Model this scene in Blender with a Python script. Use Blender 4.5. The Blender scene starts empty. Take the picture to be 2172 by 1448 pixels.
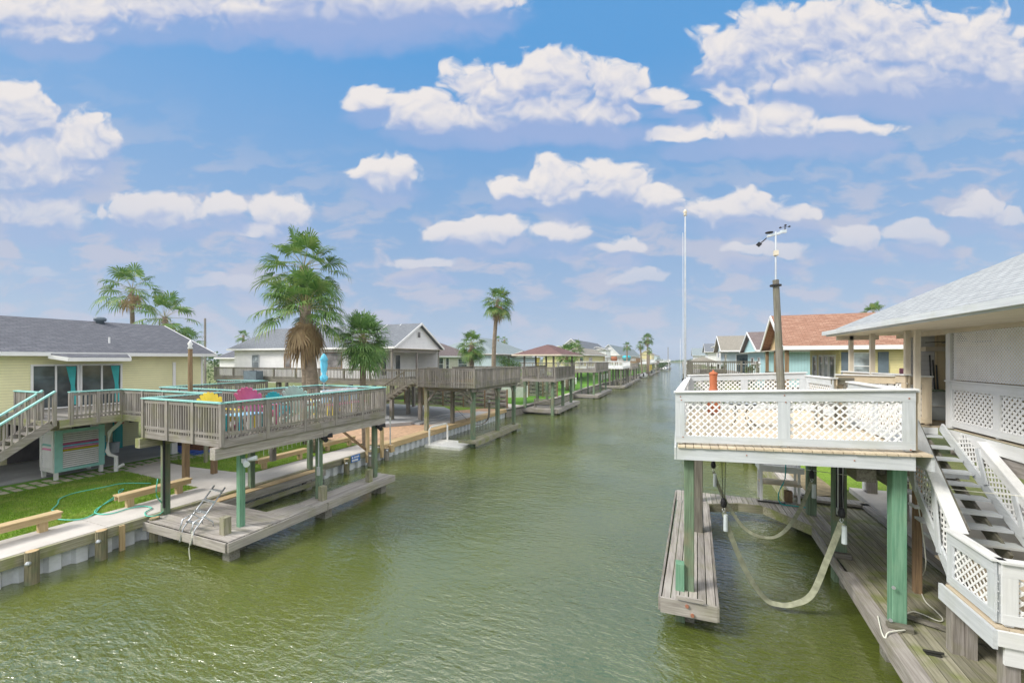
import bpy, math, random
from mathutils import Vector, Matrix
R = math.radians
random.seed(7)
S = bpy.context.scene
COL = S.collection
# ---------------------------------------------------------------- camera
YAW = math.atan(354/860.0)
CY, SY = math.cos(YAW), math.sin(YAW)
EYE = 5.8
cd = bpy.data.cameras.new('camera'); cam = bpy.data.objects.new('camera', cd); COL.objects.link(cam)
cam.location = (0, 0, EYE); cam.rotation_euler = (R(90), 0, YAW)
cd.sensor_width = 36; cd.lens = 36*860/2172.0; cd.shift_y = 36/2172.0
cd.clip_start = 0.1; cd.clip_end = 20000
S.camera = cam
S.render.resolution_x = 1024; S.render.resolution_y = 682
# ---------------------------------------------------------------- sun, exposure
S.view_settings.view_transform = 'Standard'; S.view_settings.look = 'None'
S.view_settings.exposure = 0.88; S.view_settings.gamma = 1
SUN_EL, SUN_AZ = R(40), R(230)      # azimuth clockwise from +Y
sl = bpy.data.lights.new('sun', 'SUN'); sl.energy = 2.0; sl.angle = R(16); sl.color = (1, .95, .88)
so = bpy.data.objects.new('sun', sl); COL.objects.link(so)
sdir = Vector((math.sin(SUN_AZ)*math.cos(SUN_EL), math.cos(SUN_AZ)*math.cos(SUN_EL), math.sin(SUN_EL)))
so.rotation_euler = sdir.to_track_quat('Z', 'Y').to_euler(); so.location = (0, -20, 40)
try:
    S.cycles.max_bounces = 6; S.cycles.diffuse_bounces = 3; S.cycles.glossy_bounces = 3
    S.cycles.volume_bounces = 0; S.cycles.caustics_reflective = False; S.cycles.caustics_refractive = False
except Exception: pass

# ---------------------------------------------------------------- node helper
class NT:
    def __init__(s, nt): s.t = nt; s.n = nt.nodes; s.l = nt.links
    def add(s, kind, **kw):
        nd = s.n.new(kind)
        for k, v in kw.items():
            if k.startswith('i_'):
                key = k[2:]; key = int(key) if key.isdigit() else key.replace('_', ' ')
                s.set(nd.inputs[key], v)
            else: setattr(nd, k, v)
        return nd
    def set(s, sock, v):
        if isinstance(v, bpy.types.NodeSocket): s.l.new(v, sock)
        else:
            try: sock.default_value = v
            except Exception: sock.default_value = (*v, 1)
    def m(s, op, a, b=None, c=None, clamp=False):
        nd = s.n.new('ShaderNodeMath'); nd.operation = op; nd.use_clamp = clamp
        s.set(nd.inputs[0], a)
        if b is not None: s.set(nd.inputs[1], b)
        if c is not None: s.set(nd.inputs[2], c)
        return nd.outputs[0]
    def mix(s, f, a, b, mode='MIX'):
        nd = s.n.new('ShaderNodeMix'); nd.data_type = 'RGBA'; nd.blend_type = mode
        s.set(nd.inputs[0], f); s.set(nd.inputs[6], a); s.set(nd.inputs[7], b); return nd.outputs[2]
    def ramp(s, f, lo, hi, a=0.0, b=1.0, smooth=True):
        nd = s.n.new('ShaderNodeMapRange'); nd.interpolation_type = 'SMOOTHSTEP' if smooth else 'LINEAR'
        s.set(nd.inputs[0], f); s.set(nd.inputs[1], lo); s.set(nd.inputs[2], hi); s.set(nd.inputs[3], a); s.set(nd.inputs[4], b)
        return nd.outputs[0]
    def noise(s, vec, scale, detail=3, rough=.55, dist=0):
        nd = s.n.new('ShaderNodeTexNoise'); nd.inputs['Scale'].default_value = scale
        nd.inputs['Detail'].default_value = detail; nd.inputs['Roughness'].default_value = rough
        nd.inputs['Distortion'].default_value = dist
        if vec is not None: s.l.new(vec, nd.inputs['Vector'])
        return nd.outputs[0]
    def scale(s, vec, sc, loc=(0, 0, 0), rot=(0, 0, 0)):
        nd = s.n.new('ShaderNodeMapping'); s.l.new(vec, nd.inputs[0])
        nd.inputs['Scale'].default_value = sc; nd.inputs['Location'].default_value = loc; nd.inputs['Rotation'].default_value = rot
        return nd.outputs[0]

# ---------------------------------------------------------------- sky
def pix_dir(px, py):
    a = (px-1086)/860.0; b = (760-py)/860.0
    return math.atan(a), math.atan(b/math.sqrt(1+a*a))
w = bpy.data.worlds.new('World'); S.world = w; w.use_nodes = True
T_ = NT(w.node_tree); T_.n.clear()
tc = T_.add('ShaderNodeTexCoord')
rotv = T_.scale(tc.outputs['Generated'], (1, 1, 1), rot=(0, 0, -YAW))   # x to the right, y along the view heading
sx = T_.add('ShaderNodeSeparateXYZ', i_0=rotv)
az = T_.m('ARCTAN2', sx.outputs[0], sx.outputs[1]); el = T_.m('ARCSINE', sx.outputs[2])
yc = T_.m('MAXIMUM', sx.outputs[1], .28)
P0 = T_.add('ShaderNodeCombineXYZ', i_0=T_.m('DIVIDE', sx.outputs[0], yc), i_1=T_.m('DIVIDE', sx.outputs[2], yc)).outputs[0]
CL = [ # px, py, rx, ry, strength
 (60,25,300,75,1.0),(380,15,300,80,1.0),(700,0,290,90,1.0),(950,0,190,65,.85),(120,70,120,42,1),
 (45,255,105,85,1.0),(170,300,95,75,1.0),(60,350,180,70,.95),(20,200,50,42,.8),
 (60,455,140,42,.9),(285,450,90,42,1.0),(380,450,80,38,1.0),(480,440,62,28,.75),(600,450,75,40,.95),(545,485,80,24,.7),
 (785,215,66,45,1.0),(900,235,100,52,1.0),(1050,195,105,80,1.1),(1180,175,105,80,1.1),(1290,180,95,66,1.0),(960,255,170,48,.95),(1410,205,62,32,.8),(1200,240,190,52,.95),
 (815,372,80,42,1.0),
 (1075,405,46,34,.9),(1180,395,84,50,1.0),(1300,385,95,50,1.0),(1400,420,66,32,.85),
 (1540,120,90,80,1.0),(1650,95,130,90,1.15),(1830,85,190,105,1.2),(2040,100,160,100,1.1),(2150,150,90,80,1.0),(1820,170,300,70,1.0),
 (1440,230,46,28,.8),(1540,210,58,36,.95),(1465,288,95,27,1.0),(1640,250,100,42,1.0),(1600,275,140,42,.95),(1820,272,100,32,.9),
 (1560,445,125,42,1.0),(1680,460,74,24,.8),
 (1020,490,140,34,.75),(1180,492,100,32,.65),(1315,520,68,30,.75),
 (2065,445,64,34,1.0),(2150,462,60,24,.8),
 (1620,530,120,24,.6),(1800,508,100,32,.7),(1950,500,84,30,.65),(80,578,56,24,.7),(470,600,130,24,.55),(900,555,120,20,.5),(1350,590,110,28,.5),
]
def VM(op, a, b=None, c=None):
    nd = T_.n.new('ShaderNodeVectorMath'); nd.operation = op
    for k, v in enumerate((a, b, c)):
        if v is None: continue
        if isinstance(v, bpy.types.NodeSocket): T_.l.new(v, nd.inputs[k])
        else: nd.inputs[k].default_value = v
    return nd.outputs[0]
# warp the lookup so that the outlines billow
nz = T_.n.new('ShaderNodeTexNoise'); T_.l.new(T_.scale(P0, (1, 1.25, 1)), nz.inputs['Vector']); nz.inputs['Scale'].default_value = 9; nz.inputs['Detail'].default_value = 2
wv0 = VM('SUBTRACT', nz.outputs[1], (.5, .5, .5)); Pw = VM('MULTIPLY_ADD', wv0, (.11, .06, 0), P0)
spw = T_.add('ShaderNodeSeparateXYZ', i_0=Pw)
UPX, UPY = -.010, .042
V1 = T_.add('ShaderNodeCombineXYZ', i_0=spw.outputs[0], i_1=T_.m('ADD', spw.outputs[0], UPX)).outputs[0]
V2 = T_.add('ShaderNodeCombineXYZ', i_0=spw.outputs[1], i_1=T_.m('ADD', spw.outputs[1], UPY)).outputs[0]
cur = None
for (px, py, rx, ry, st) in CL:
    a, e = (px-1086)/860.0, (760-py)/860.0; q = math.sqrt(st)
    sa = 860.0/(rx*q*1.0); se = 860.0/(ry*q*(1.3 if py > 340 else 1.04))
    A = VM('MULTIPLY_ADD', V1, (sa, sa, 0), (-a*sa, -a*sa, 0)); B = VM('MULTIPLY_ADD', V2, (se, se, 0), (-e*se, -e*se, 0))
    B = VM('MULTIPLY_ADD', B, (-.22, -.22, 0), VM('MULTIPLY', VM('ABSOLUTE', B), (1.36, 1.36, 0)))
    d2 = VM('MULTIPLY_ADD', B, B, VM('MULTIPLY', A, A)); cur = d2 if cur is None else VM('MINIMUM', cur, d2)
sf = T_.add('ShaderNodeSeparateXYZ', i_0=cur)
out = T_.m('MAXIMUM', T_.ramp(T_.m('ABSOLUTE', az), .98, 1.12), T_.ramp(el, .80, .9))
far = T_.noise(T_.scale(rotv, (1, 1, 1.6), loc=(3.1, 1.7, 0)), 2.6, 3)
farv = T_.m('MULTIPLY_ADD', far, 5.2, -2.0)
def dens(d2, p, det):
    f = T_.m('SUBTRACT', 1.0, d2); f = T_.m('MAXIMUM', f, -1.3)
    f = T_.m('ADD', T_.m('MULTIPLY', f, T_.m('SUBTRACT', 1.0, out)), T_.m('MULTIPLY', farv, out))
    ps = T_.scale(p, (1, 1.2, 1))
    n1 = T_.noise(ps, 9.5, det, .60); b2 = T_.m('ABSOLUTE', T_.m('MULTIPLY_ADD', T_.noise(ps, 17, 1), 2, -1))
    bb = T_.m('MULTIPLY_ADD', n1, 2.9, T_.m('MULTIPLY_ADD', b2, .9, -1.50))
    return T_.m('ADD', f, bb), bb
F1, B1 = dens(sf.outputs[0], Pw, 7)
Pu = VM('ADD', Pw, (UPX*.6, UPY*.6, 0)); F2, B2 = dens(sf.outputs[1], Pu, 3)
big = T_.m('SUBTRACT', sf.outputs[1], sf.outputs[0]); small = T_.m('SUBTRACT', B1, B2)
top = T_.ramp(big, -.5, .3)
mask = T_.ramp(F1, -.05, T_.m('MULTIPLY_ADD', top, -.42, 1.0))
lit = T_.ramp(T_.m('MULTIPLY_ADD', big, .75, T_.m('MULTIPLY', small, .95)), -1.0, .98)
lowf = T_.ramp(el, .0, .62, 0, 1, False)
sky = T_.add('ShaderNodeTexSky', sky_type='NISHITA'); sky.sun_disc = False
sky.sun_elevation = SUN_EL; sky.sun_rotation = SUN_AZ; sky.air_density = 1.0; sky.dust_density = 1.2; sky.ozone_density = 2.0
grad = T_.mix(lowf, (2.15, 2.72, 3.6, 1), (.60, 1.95, 3.95, 1))
skyc = T_.mix(.9, sky.outputs[0], grad)
shade = T_.mix(lowf, (2.15, 2.75, 3.9, 1), (1.75, 2.35, 3.9, 1))
bright = T_.mix(T_.ramp(el, .04, .42), (2.9, 3.15, 3.9, 1), (4.65, 4.42, 4.35, 1))
lowm = T_.m('MULTIPLY', mask, T_.ramp(el, .02, .32, .35, 1.0))
veil = T_.m('MULTIPLY', T_.ramp(T_.noise(T_.scale(Pw, (1, 2.6, 1)), 6.5, 5, .55), .45, .60), T_.m('MULTIPLY', T_.ramp(el, .50, .22), T_.ramp(el, .0, .08, .3, 1)))
skyc = T_.mix(T_.m('MULTIPLY', veil, .75), skyc, (3.05, 3.1, 3.7, 1))
under = T_.m('MULTIPLY', T_.ramp(T_.m('ADD', T_.m('SUBTRACT', 1.0, sf.outputs[1]), T_.m('MULTIPLY', B1, .35)), -.25, .75), T_.m('MULTIPLY', .6, T_.m('SUBTRACT', 1.0, out)))
dk = None
for (px, py, rx, ry) in [(760, 62, 330, 62), (1960, 205, 330, 55), (1720, 312, 210, 34), (1180, 285, 260, 34)]:
    a, e = (px-1086)/860.0, (760-py)/860.0
    A = VM('MULTIPLY_ADD', V2, (0, 0, 0), (0, 0, 0)) if False else None
    dx = T_.m('MULTIPLY', T_.m('SUBTRACT', spw.outputs[0], a), 860.0/rx); dy = T_.m('MULTIPLY', T_.m('SUBTRACT', spw.outputs[1], e), 860.0/ry)
    v = T_.m('SUBTRACT', 1.0, T_.m('MULTIPLY_ADD', dx, dx, T_.m('MULTIPLY', dy, dy))); dk = v if dk is None else T_.m('MAXIMUM', dk, v)
dk = T_.m('MULTIPLY', T_.ramp(T_.m('MULTIPLY_ADD', B1, .4, dk), -.2, .9), T_.m('SUBTRACT', 1.0, out))
skyc = T_.mix(T_.m('MULTIPLY', dk, .75), skyc, shade)
lit = T_.m('MULTIPLY', lit, T_.m('MULTIPLY_ADD', dk, -.55, 1.0))
skyc = T_.mix(T_.m('MULTIPLY', under, T_.ramp(el, .04, .2)), skyc, shade)
cc = T_.mix(lit, shade, bright)
cc = T_.mix(out, cc, (10.5, 10.3, 10.2, 1))  # clouds outside the view are brightened to add soft fill light
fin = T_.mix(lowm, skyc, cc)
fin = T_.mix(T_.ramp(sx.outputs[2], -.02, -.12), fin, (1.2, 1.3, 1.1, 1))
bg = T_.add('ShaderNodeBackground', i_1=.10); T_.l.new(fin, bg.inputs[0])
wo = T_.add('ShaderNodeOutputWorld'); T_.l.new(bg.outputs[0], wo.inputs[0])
# ---------------------------------------------------------------- materials (all procedural)
M = {}
def newmat(name):
    m = bpy.data.materials.new(name); m.use_nodes = True; N = NT(m.node_tree)
    b = N.n['Principled BSDF']; b.inputs['Roughness'].default_value = .7
    try: b.inputs['Specular IOR Level'].default_value = .3
    except Exception: pass
    M[name] = m; return N, b
def bump(N, b, h, st=.3, d=.01):
    bn = N.add('ShaderNodeBump'); bn.inputs['Strength'].default_value = st; bn.inputs['Distance'].default_value = d
    N.l.new(h, bn.inputs['Height']); N.l.new(bn.outputs[0], b.inputs['Normal'])
def c4(c): return (c[0], c[1], c[2], 1)
def plain(name, col, rough=.6, metal=0, var=.12, sc=3, spec=None, bmp=0):
    N, b = newmat(name); tc = N.add('ShaderNodeTexCoord')
    n = N.noise(tc.outputs['Object'], sc, 4, .6)
    c = N.mix(N.ramp(n, .25, .75), c4([x*(1-var) for x in col]), c4([min(1, x*(1+var)) for x in col]))
    N.l.new(c, b.inputs['Base Color']); b.inputs['Roughness'].default_value = rough; b.inputs['Metallic'].default_value = metal
    if spec is not None: b.inputs['Specular IOR Level'].default_value = spec
    if bmp: bump(N, b, N.noise(tc.outputs['Object'], sc*8, 4), bmp, .02)
    return N, b
def wood(name, col, dark, axis, isl=.35, rough=.85, stain=None, stain_amt=.4, grain=1.0, seed=0):
    """weathered timber: grain runs along axis, every board has its own tone"""
    N, b = newmat(name); tc = N.add('ShaderNodeTexCoord'); g = N.add('ShaderNodeNewGeometry')
    sc = [26, 26, 26]; sc['XYZ'.index(axis)] = 1.3
    v = N.scale(tc.outputs['Object'], sc, loc=(seed, seed, seed))
    off = N.add('ShaderNodeVectorMath', operation='SCALE'); cb = N.add('ShaderNodeCombineXYZ')
    for i in range(3): N.l.new(g.outputs['Random Per Island'], cb.inputs[i])
    N.l.new(cb.outputs[0], off.inputs[0]); off.inputs['Scale'].default_value = 41
    va = N.add('ShaderNodeVectorMath', operation='ADD'); N.l.new(v, va.inputs[0]); N.l.new(off.outputs[0], va.inputs[1])
    n1 = N.noise(va.outputs[0], 1.0, 6, .65); n2 = N.noise(tc.outputs['Object'], 1.7, 3, .6)
    c = N.mix(N.ramp(n1, .3, .7), c4(dark), c4(col))
    r = N.ramp(g.outputs['Random Per Island'], 0, 1, 1-isl, 1+isl*.6, False)
    rc = N.add('ShaderNodeCombineXYZ')
    for i in range(3): N.l.new(r, rc.inputs[i])
    c = N.mix(1.0, c, rc.outputs[0], 'MULTIPLY')
    if stain: c = N.mix(N.m('MULTIPLY', N.ramp(n2, .45, .7), stain_amt), c, c4(stain))
    N.l.new(c, b.inputs['Base Color']); b.inputs['Roughness'].default_value = rough
    bump(N, b, n1, .35*grain, .006)
def woods(base, col, dark, **kw):
    for a in 'XYZ': wood(base+a, col, dark, a, **kw)
woods('gray', (.36,.335,.31), (.19,.17,.15), stain=(.20,.20,.08), stain_amt=.35)
woods('grayd', (.25,.235,.20), (.12,.11,.09), stain=(.15,.16,.07), stain_amt=.45)
woods('dock', (.47,.44,.40), (.27,.245,.22), stain=(.24,.25,.10), stain_amt=.25, isl=.3)
woods('mossy', (.38,.36,.27), (.20,.19,.13), stain=(.20,.235,.05), stain_amt=.75, isl=.3)
woods('newwood', (.60,.46,.27), (.44,.31,.16), isl=.15, stain=(.36,.32,.15), stain_amt=.3)
woods('piling', (.30,.27,.17), (.14,.13,.08), isl=.15, stain=(.12,.19,.10), stain_amt=.7)
woods('green', (.20,.29,.19), (.10,.14,.09), isl=.15, stain=(.24,.20,.13), stain_amt=.6)
woods('bright', (.20,.37,.25), (.11,.25,.16), isl=.1, stain=(.22,.34,.22), stain_amt=.35)
woods('brown', (.33,.22,.12), (.18,.12,.07), isl=.15)
woods('cream', (.66,.56,.42), (.55,.46,.33), isl=.12, stain=(.55,.52,.32), stain_amt=.15, grain=.4)
woods('white', (.78,.79,.79), (.69,.70,.70), isl=.06, stain=(.55,.55,.42), stain_amt=.22, grain=.5)
woods('wgray', (.62,.65,.67), (.50,.53,.55), isl=.08, stain=(.42,.44,.34), stain_amt=.25, grain=.5)
plain('teal', (.30,.60,.56), .55, var=.08); plain('tealdark', (.02,.37,.36), .5)
plain('lattice', (.86,.86,.85), .5, var=.05)
plain('trim', (.80,.80,.79), .5, var=.05); plain('beige', (.66,.59,.47), .6, var=.06)
plain('vinyl', (.70,.73,.77), .4, var=.1, sc=6); plain('alu', (.72,.75,.78), .3, .85)
plain('steel', (.55,.58,.60), .4, .6); plain('black', (.02,.02,.022), .5); plain('darkwire', (.035,.035,.03), .5)
plain('concrete', (.53,.50,.46), .9, var=.12, sc=1.3, bmp=.2); plain('patio', (.40,.41,.42), .9, var=.1, sc=1.2, bmp=.15)
plain('slab', (.33,.34,.34), .9, var=.12, sc=1, bmp=.1); plain('paver', (.50,.46,.36), .95, var=.2, bmp=.2)
plain('sand', (.50,.33,.21), .97, var=.22, sc=3.5, bmp=.8); plain('dirt', (.27,.22,.13), .97, var=.3, sc=2.5, bmp=.7)
plain('mulch', (.22,.10,.05), .97, var=.4, sc=14, bmp=1)
plain('bluecloth', (.02,.08,.42), .5, var=.3, sc=4); plain('blueumb', (.16,.58,.78), .6, var=.15)
plain('yellow', (.80,.62,.06), .4); plain('pink', (.62,.12,.27), .4); plain('palegreen', (.45,.66,.60), .45)
plain('plwhite', (.82,.83,.82), .4); plain('hosegreen', (.12,.55,.42), .4); plain('rope', (.78,.78,.68), .8)
plain('strap', (.30,.31,.22), .8, var=.3, sc=6); plain('terra', (.46,.15,.07), .8, var=.12)
plain('signblue', (.05,.18,.55), .4); plain('red', (.45,.05,.05), .5); plain('turquoise', (.03,.42,.50), .5)
plain('ac', (.13,.17,.20), .5); plain('barnacle', (.30,.29,.25), .95, var=.4, sc=30, bmp=1)
plain('shell', (.62,.63,.64), .5); plain('lightpink', (.85,.35,.55), .5); plain('skyblue', (.30,.62,.85), .5); plain('mustard', (.66,.55,.02), .5)
plain('plastic', (.62,.68,.70), .25); plain('floatwhite', (.80,.80,.76), .5, var=.12, sc=6)
plain('curtain', (.05,.42,.42), .8); plain('shade_dark', (.08,.075,.07), .9, var=.4, sc=1.2); plain('umber', (.32,.24,.10), .9)
plain('orangewall', (.55,.42,.24), .8); plain('brick', (.36,.16,.10), .9)
def glass(name, col, rough=.06):
    N, b = newmat(name); tc = N.add('ShaderNodeTexCoord')
    n = N.noise(tc.outputs['Object'], 1.1, 3)
    N.l.new(N.mix(N.ramp(n, .35, .65), c4([x*.5 for x in col]), c4([x*1.7 for x in col])), b.inputs['Base Color'])
    b.inputs['Roughness'].default_value = rough; b.inputs['Specular IOR Level'].default_value = .7
glass('glass', (.05,.065,.07)); glass('glasslight', (.35,.40,.42), .15); glass('screen', (.16,.15,.145), .4)
def siding(name, col, dark=.62, step=.115, vertical=False):
    N, b = newmat(name); g = N.add('ShaderNodeNewGeometry'); s = N.add('ShaderNodeSeparateXYZ', i_0=g.outputs['Position'])
    if vertical: f = N.m('FRACT', N.m('MULTIPLY', N.m('ADD', s.outputs[0], s.outputs[1]), 1/step))
    else: f = N.m('FRACT', N.m('MULTIPLY', s.outputs[2], 1/step))
    line = N.ramp(f, .0, .26)
    n = N.noise(g.outputs['Position'], 1.1, 5, .65)
    base = N.mix(N.ramp(n, .3, .7), c4([x*.9 for x in col]), c4(col))
    base = N.mix(N.m('MULTIPLY_ADD', line, -(1-dark), 1-dark), base, c4([x*.45 for x in col]))
    N.l.new(base, b.inputs['Base Color']); b.inputs['Roughness'].default_value = .6
    bump(N, b, f, .5, .012)
siding('side_yellow', (.86,.83,.50), dark=.5); siding('side_white', (.82,.82,.81), step=.13); siding('side_tan', (.60,.57,.48), step=.14)
siding('side_blue', (.42,.64,.67), step=.2, vertical=True); siding('side_cream', (.74,.66,.34), step=.13)
siding('side_pale', (.55,.66,.70), step=.18); siding('side_beige', (.84,.70,.44), step=.16, vertical=True)
siding('side_gable', (.84,.84,.85), step=.13)
def shingle(name, cols, axis, row=.15, wid=.33, mortar=.35):
    """asphalt shingles; axis = direction the courses run along"""
    N, b = newmat(name); g = N.add('ShaderNodeNewGeometry'); s = N.add('ShaderNodeSeparateXYZ', i_0=g.outputs['Position'])
    a = s.outputs[0 if axis == 'X' else 1]
    cb = N.add('ShaderNodeCombineXYZ', i_0=a, i_1=N.m('MULTIPLY', s.outputs[2], 2.35))
    br = N.add('ShaderNodeTexBrick'); N.l.new(cb.outputs[0], br.inputs['Vector'])
    br.inputs['Scale'].default_value = 1; br.inputs['Brick Width'].default_value = wid; br.inputs['Row Height'].default_value = row
    br.inputs['Mortar Size'].default_value = .011; br.inputs['Mortar Smooth'].default_value = .2; br.offset = .5
    br.inputs['Color1'].default_value = c4(cols[0]); br.inputs['Color2'].default_value = c4(cols[1]); br.inputs['Mortar'].default_value = c4([x*mortar for x in cols[0]])
    n = N.noise(g.outputs['Position'], .5, 5, .6); n2 = N.noise(g.outputs['Position'], 60, 2)
    nv = N.noise(N.scale(cb.outputs[0], (2.4, 7, 1)), 1.0, 2)
    c = N.mix(N.ramp(nv, .40, .62), br.outputs[0], c4(cols[2]))
    c = N.mix(N.m('MULTIPLY', br.outputs[1], .8), c, c4([x*mortar for x in cols[0]]))
    c = N.mix(N.m('MULTIPLY', N.ramp(n, .35, .7), .3), c, c4([x*.65 for x in cols[0]]))
    c = N.mix(N.m('MULTIPLY', n2, .25), c, c4([min(1, x*1.5) for x in cols[1]]))
    N.l.new(c, b.inputs['Base Color']); b.inputs['Roughness'].default_value = .95; b.inputs['Specular IOR Level'].default_value = .15
    bump(N, b, N.m('SUBTRACT', 1.0, br.outputs[1]), .4, .01)
def shingles(n, cols, **k):
    for a in 'XY': shingle(n+a, cols, a, **k)
shingles('sh_gray', [(.125,.13,.15), (.165,.17,.19), (.095,.10,.115)]); shingles('sh_light', [(.34,.36,.37), (.40,.42,.43), (.28,.30,.31)], mortar=.3)
shingles('sh_orange', [(.31,.17,.115), (.40,.25,.18), (.23,.11,.075)]); shingles('sh_brown', [(.18,.145,.14), (.23,.19,.18), (.14,.11,.105)])
shingles('sh_maroon', [(.17,.10,.095), (.21,.13,.12), (.13,.08,.075)]); shingles('sh_bluegray', [(.23,.28,.29), (.28,.33,.34), (.20,.24,.25)])
shingles('sh_tan', [(.27,.25,.21), (.32,.30,.25), (.23,.21,.18)]); shingles('sh_mid', [(.17,.185,.205), (.215,.23,.25), (.135,.15,.17)])
# grass ground, blades, foliage
def grassmat(name, a, bcol, patch):
    N, b = newmat(name); g = N.add('ShaderNodeNewGeometry')
    n1 = N.noise(g.outputs['Position'], .9, 4, .6); n2 = N.noise(g.outputs['Position'], 16, 4, .7)
    c = N.mix(N.ramp(n2, .3, .7), c4(a), c4(bcol)); c = N.mix(N.m('MULTIPLY', N.ramp(n1, .52, .74), .55), c, c4(patch))
    N.l.new(c, b.inputs['Base Color']); b.inputs['Roughness'].default_value = .9; bump(N, b, n2, .9, .05)
grassmat('grass', (.11,.20,.02), (.24,.37,.04), (.40,.38,.12)); grassmat('turf', (.08,.22,.02), (.15,.33,.03), (.20,.33,.05))
grassmat('farland', (.10,.14,.04), (.20,.21,.08), (.33,.28,.16))
def leafmat(name, a, bcol, tip=None):
    N, b = newmat(name); g = N.add('ShaderNodeNewGeometry'); n = N.noise(g.outputs['Position'], 1.6, 3)
    c = N.mix(g.outputs['Random Per Island'], c4(a), c4(bcol)); c = N.mix(N.ramp(n, .45, .75), c, c4(tip or bcol))
    N.l.new(c, b.inputs['Base Color']); b.inputs['Roughness'].default_value = .5
    tr = N.add('ShaderNodeBsdfTranslucent'); N.l.new(c, tr.inputs[0]); ms = N.add('ShaderNodeMixShader'); ms.inputs[0].default_value = .3
    N.l.new(b.outputs[0], ms.inputs[1]); N.l.new(tr.outputs[0], ms.inputs[2]); N.l.new(ms.outputs[0], N.n['Material Output'].inputs[0])
leafmat('palm', (.06,.15,.03), (.14,.26,.05), (.26,.33,.09)); leafmat('sabal', (.09,.21,.05), (.19,.33,.09), (.28,.40,.13))
leafmat('dead', (.33,.22,.11), (.48,.35,.19), (.26,.17,.09)); leafmat('stalk', (.42,.40,.16), (.30,.32,.12), (.5,.38,.25))
leafmat('bush', (.04,.10,.02), (.11,.20,.04), (.16,.24,.06)); leafmat('blade', (.14,.28,.02), (.30,.46,.05), (.40,.46,.11))
N, b = plain('trunk', (.30,.24,.18), .95, var=.25, sc=5)
tcn = N.add('ShaderNodeTexCoord'); wv = N.add('ShaderNodeTexWave'); wv.bands_direction = 'Z'; wv.inputs['Scale'].default_value = 4.2; wv.inputs['Distortion'].default_value = 2.5; wv.inputs['Detail'].default_value = 3
N.l.new(tcn.outputs['Object'], wv.inputs['Vector']); bump(N, b, wv.outputs[1], .8, .04)
# water
N, b = newmat('water'); g = N.add('ShaderNodeNewGeometry')
p = g.outputs['Position']
n0 = N.noise(p, .12, 3)
c = N.mix(N.ramp(n0, .35, .65), (.080,.106,.020,1), (.110,.134,.026,1))
N.l.new(c, b.inputs['Base Color']); b.inputs['Roughness'].default_value = .04; b.inputs['IOR'].default_value = 2.25; b.inputs['Specular IOR Level'].default_value = .6
pw = N.scale(p, (1.0, 2.1, 1), rot=(0, 0, R(28)))
a1 = N.noise(pw, 1.6, 3, .5, .5); a2 = N.noise(N.scale(p, (1.1, 2.6, 1), rot=(0, 0, R(-14))), 4.2, 3, .6, .6); a3 = N.noise(p, .16, 3)
hh = N.m('ADD', N.m('MULTIPLY', a1, .60), N.m('MULTIPLY', a2, .34))
hh = N.m('MULTIPLY', hh, N.ramp(a3, .38, .62, .45, 1.35))
bn = N.add('ShaderNodeBump'); bn.inputs['Strength'].default_value = 1; bn.inputs['Distance'].default_value = .075
N.l.new(hh, bn.inputs['Height']); N.l.new(bn.outputs[0], b.inputs['Normal'])
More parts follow.
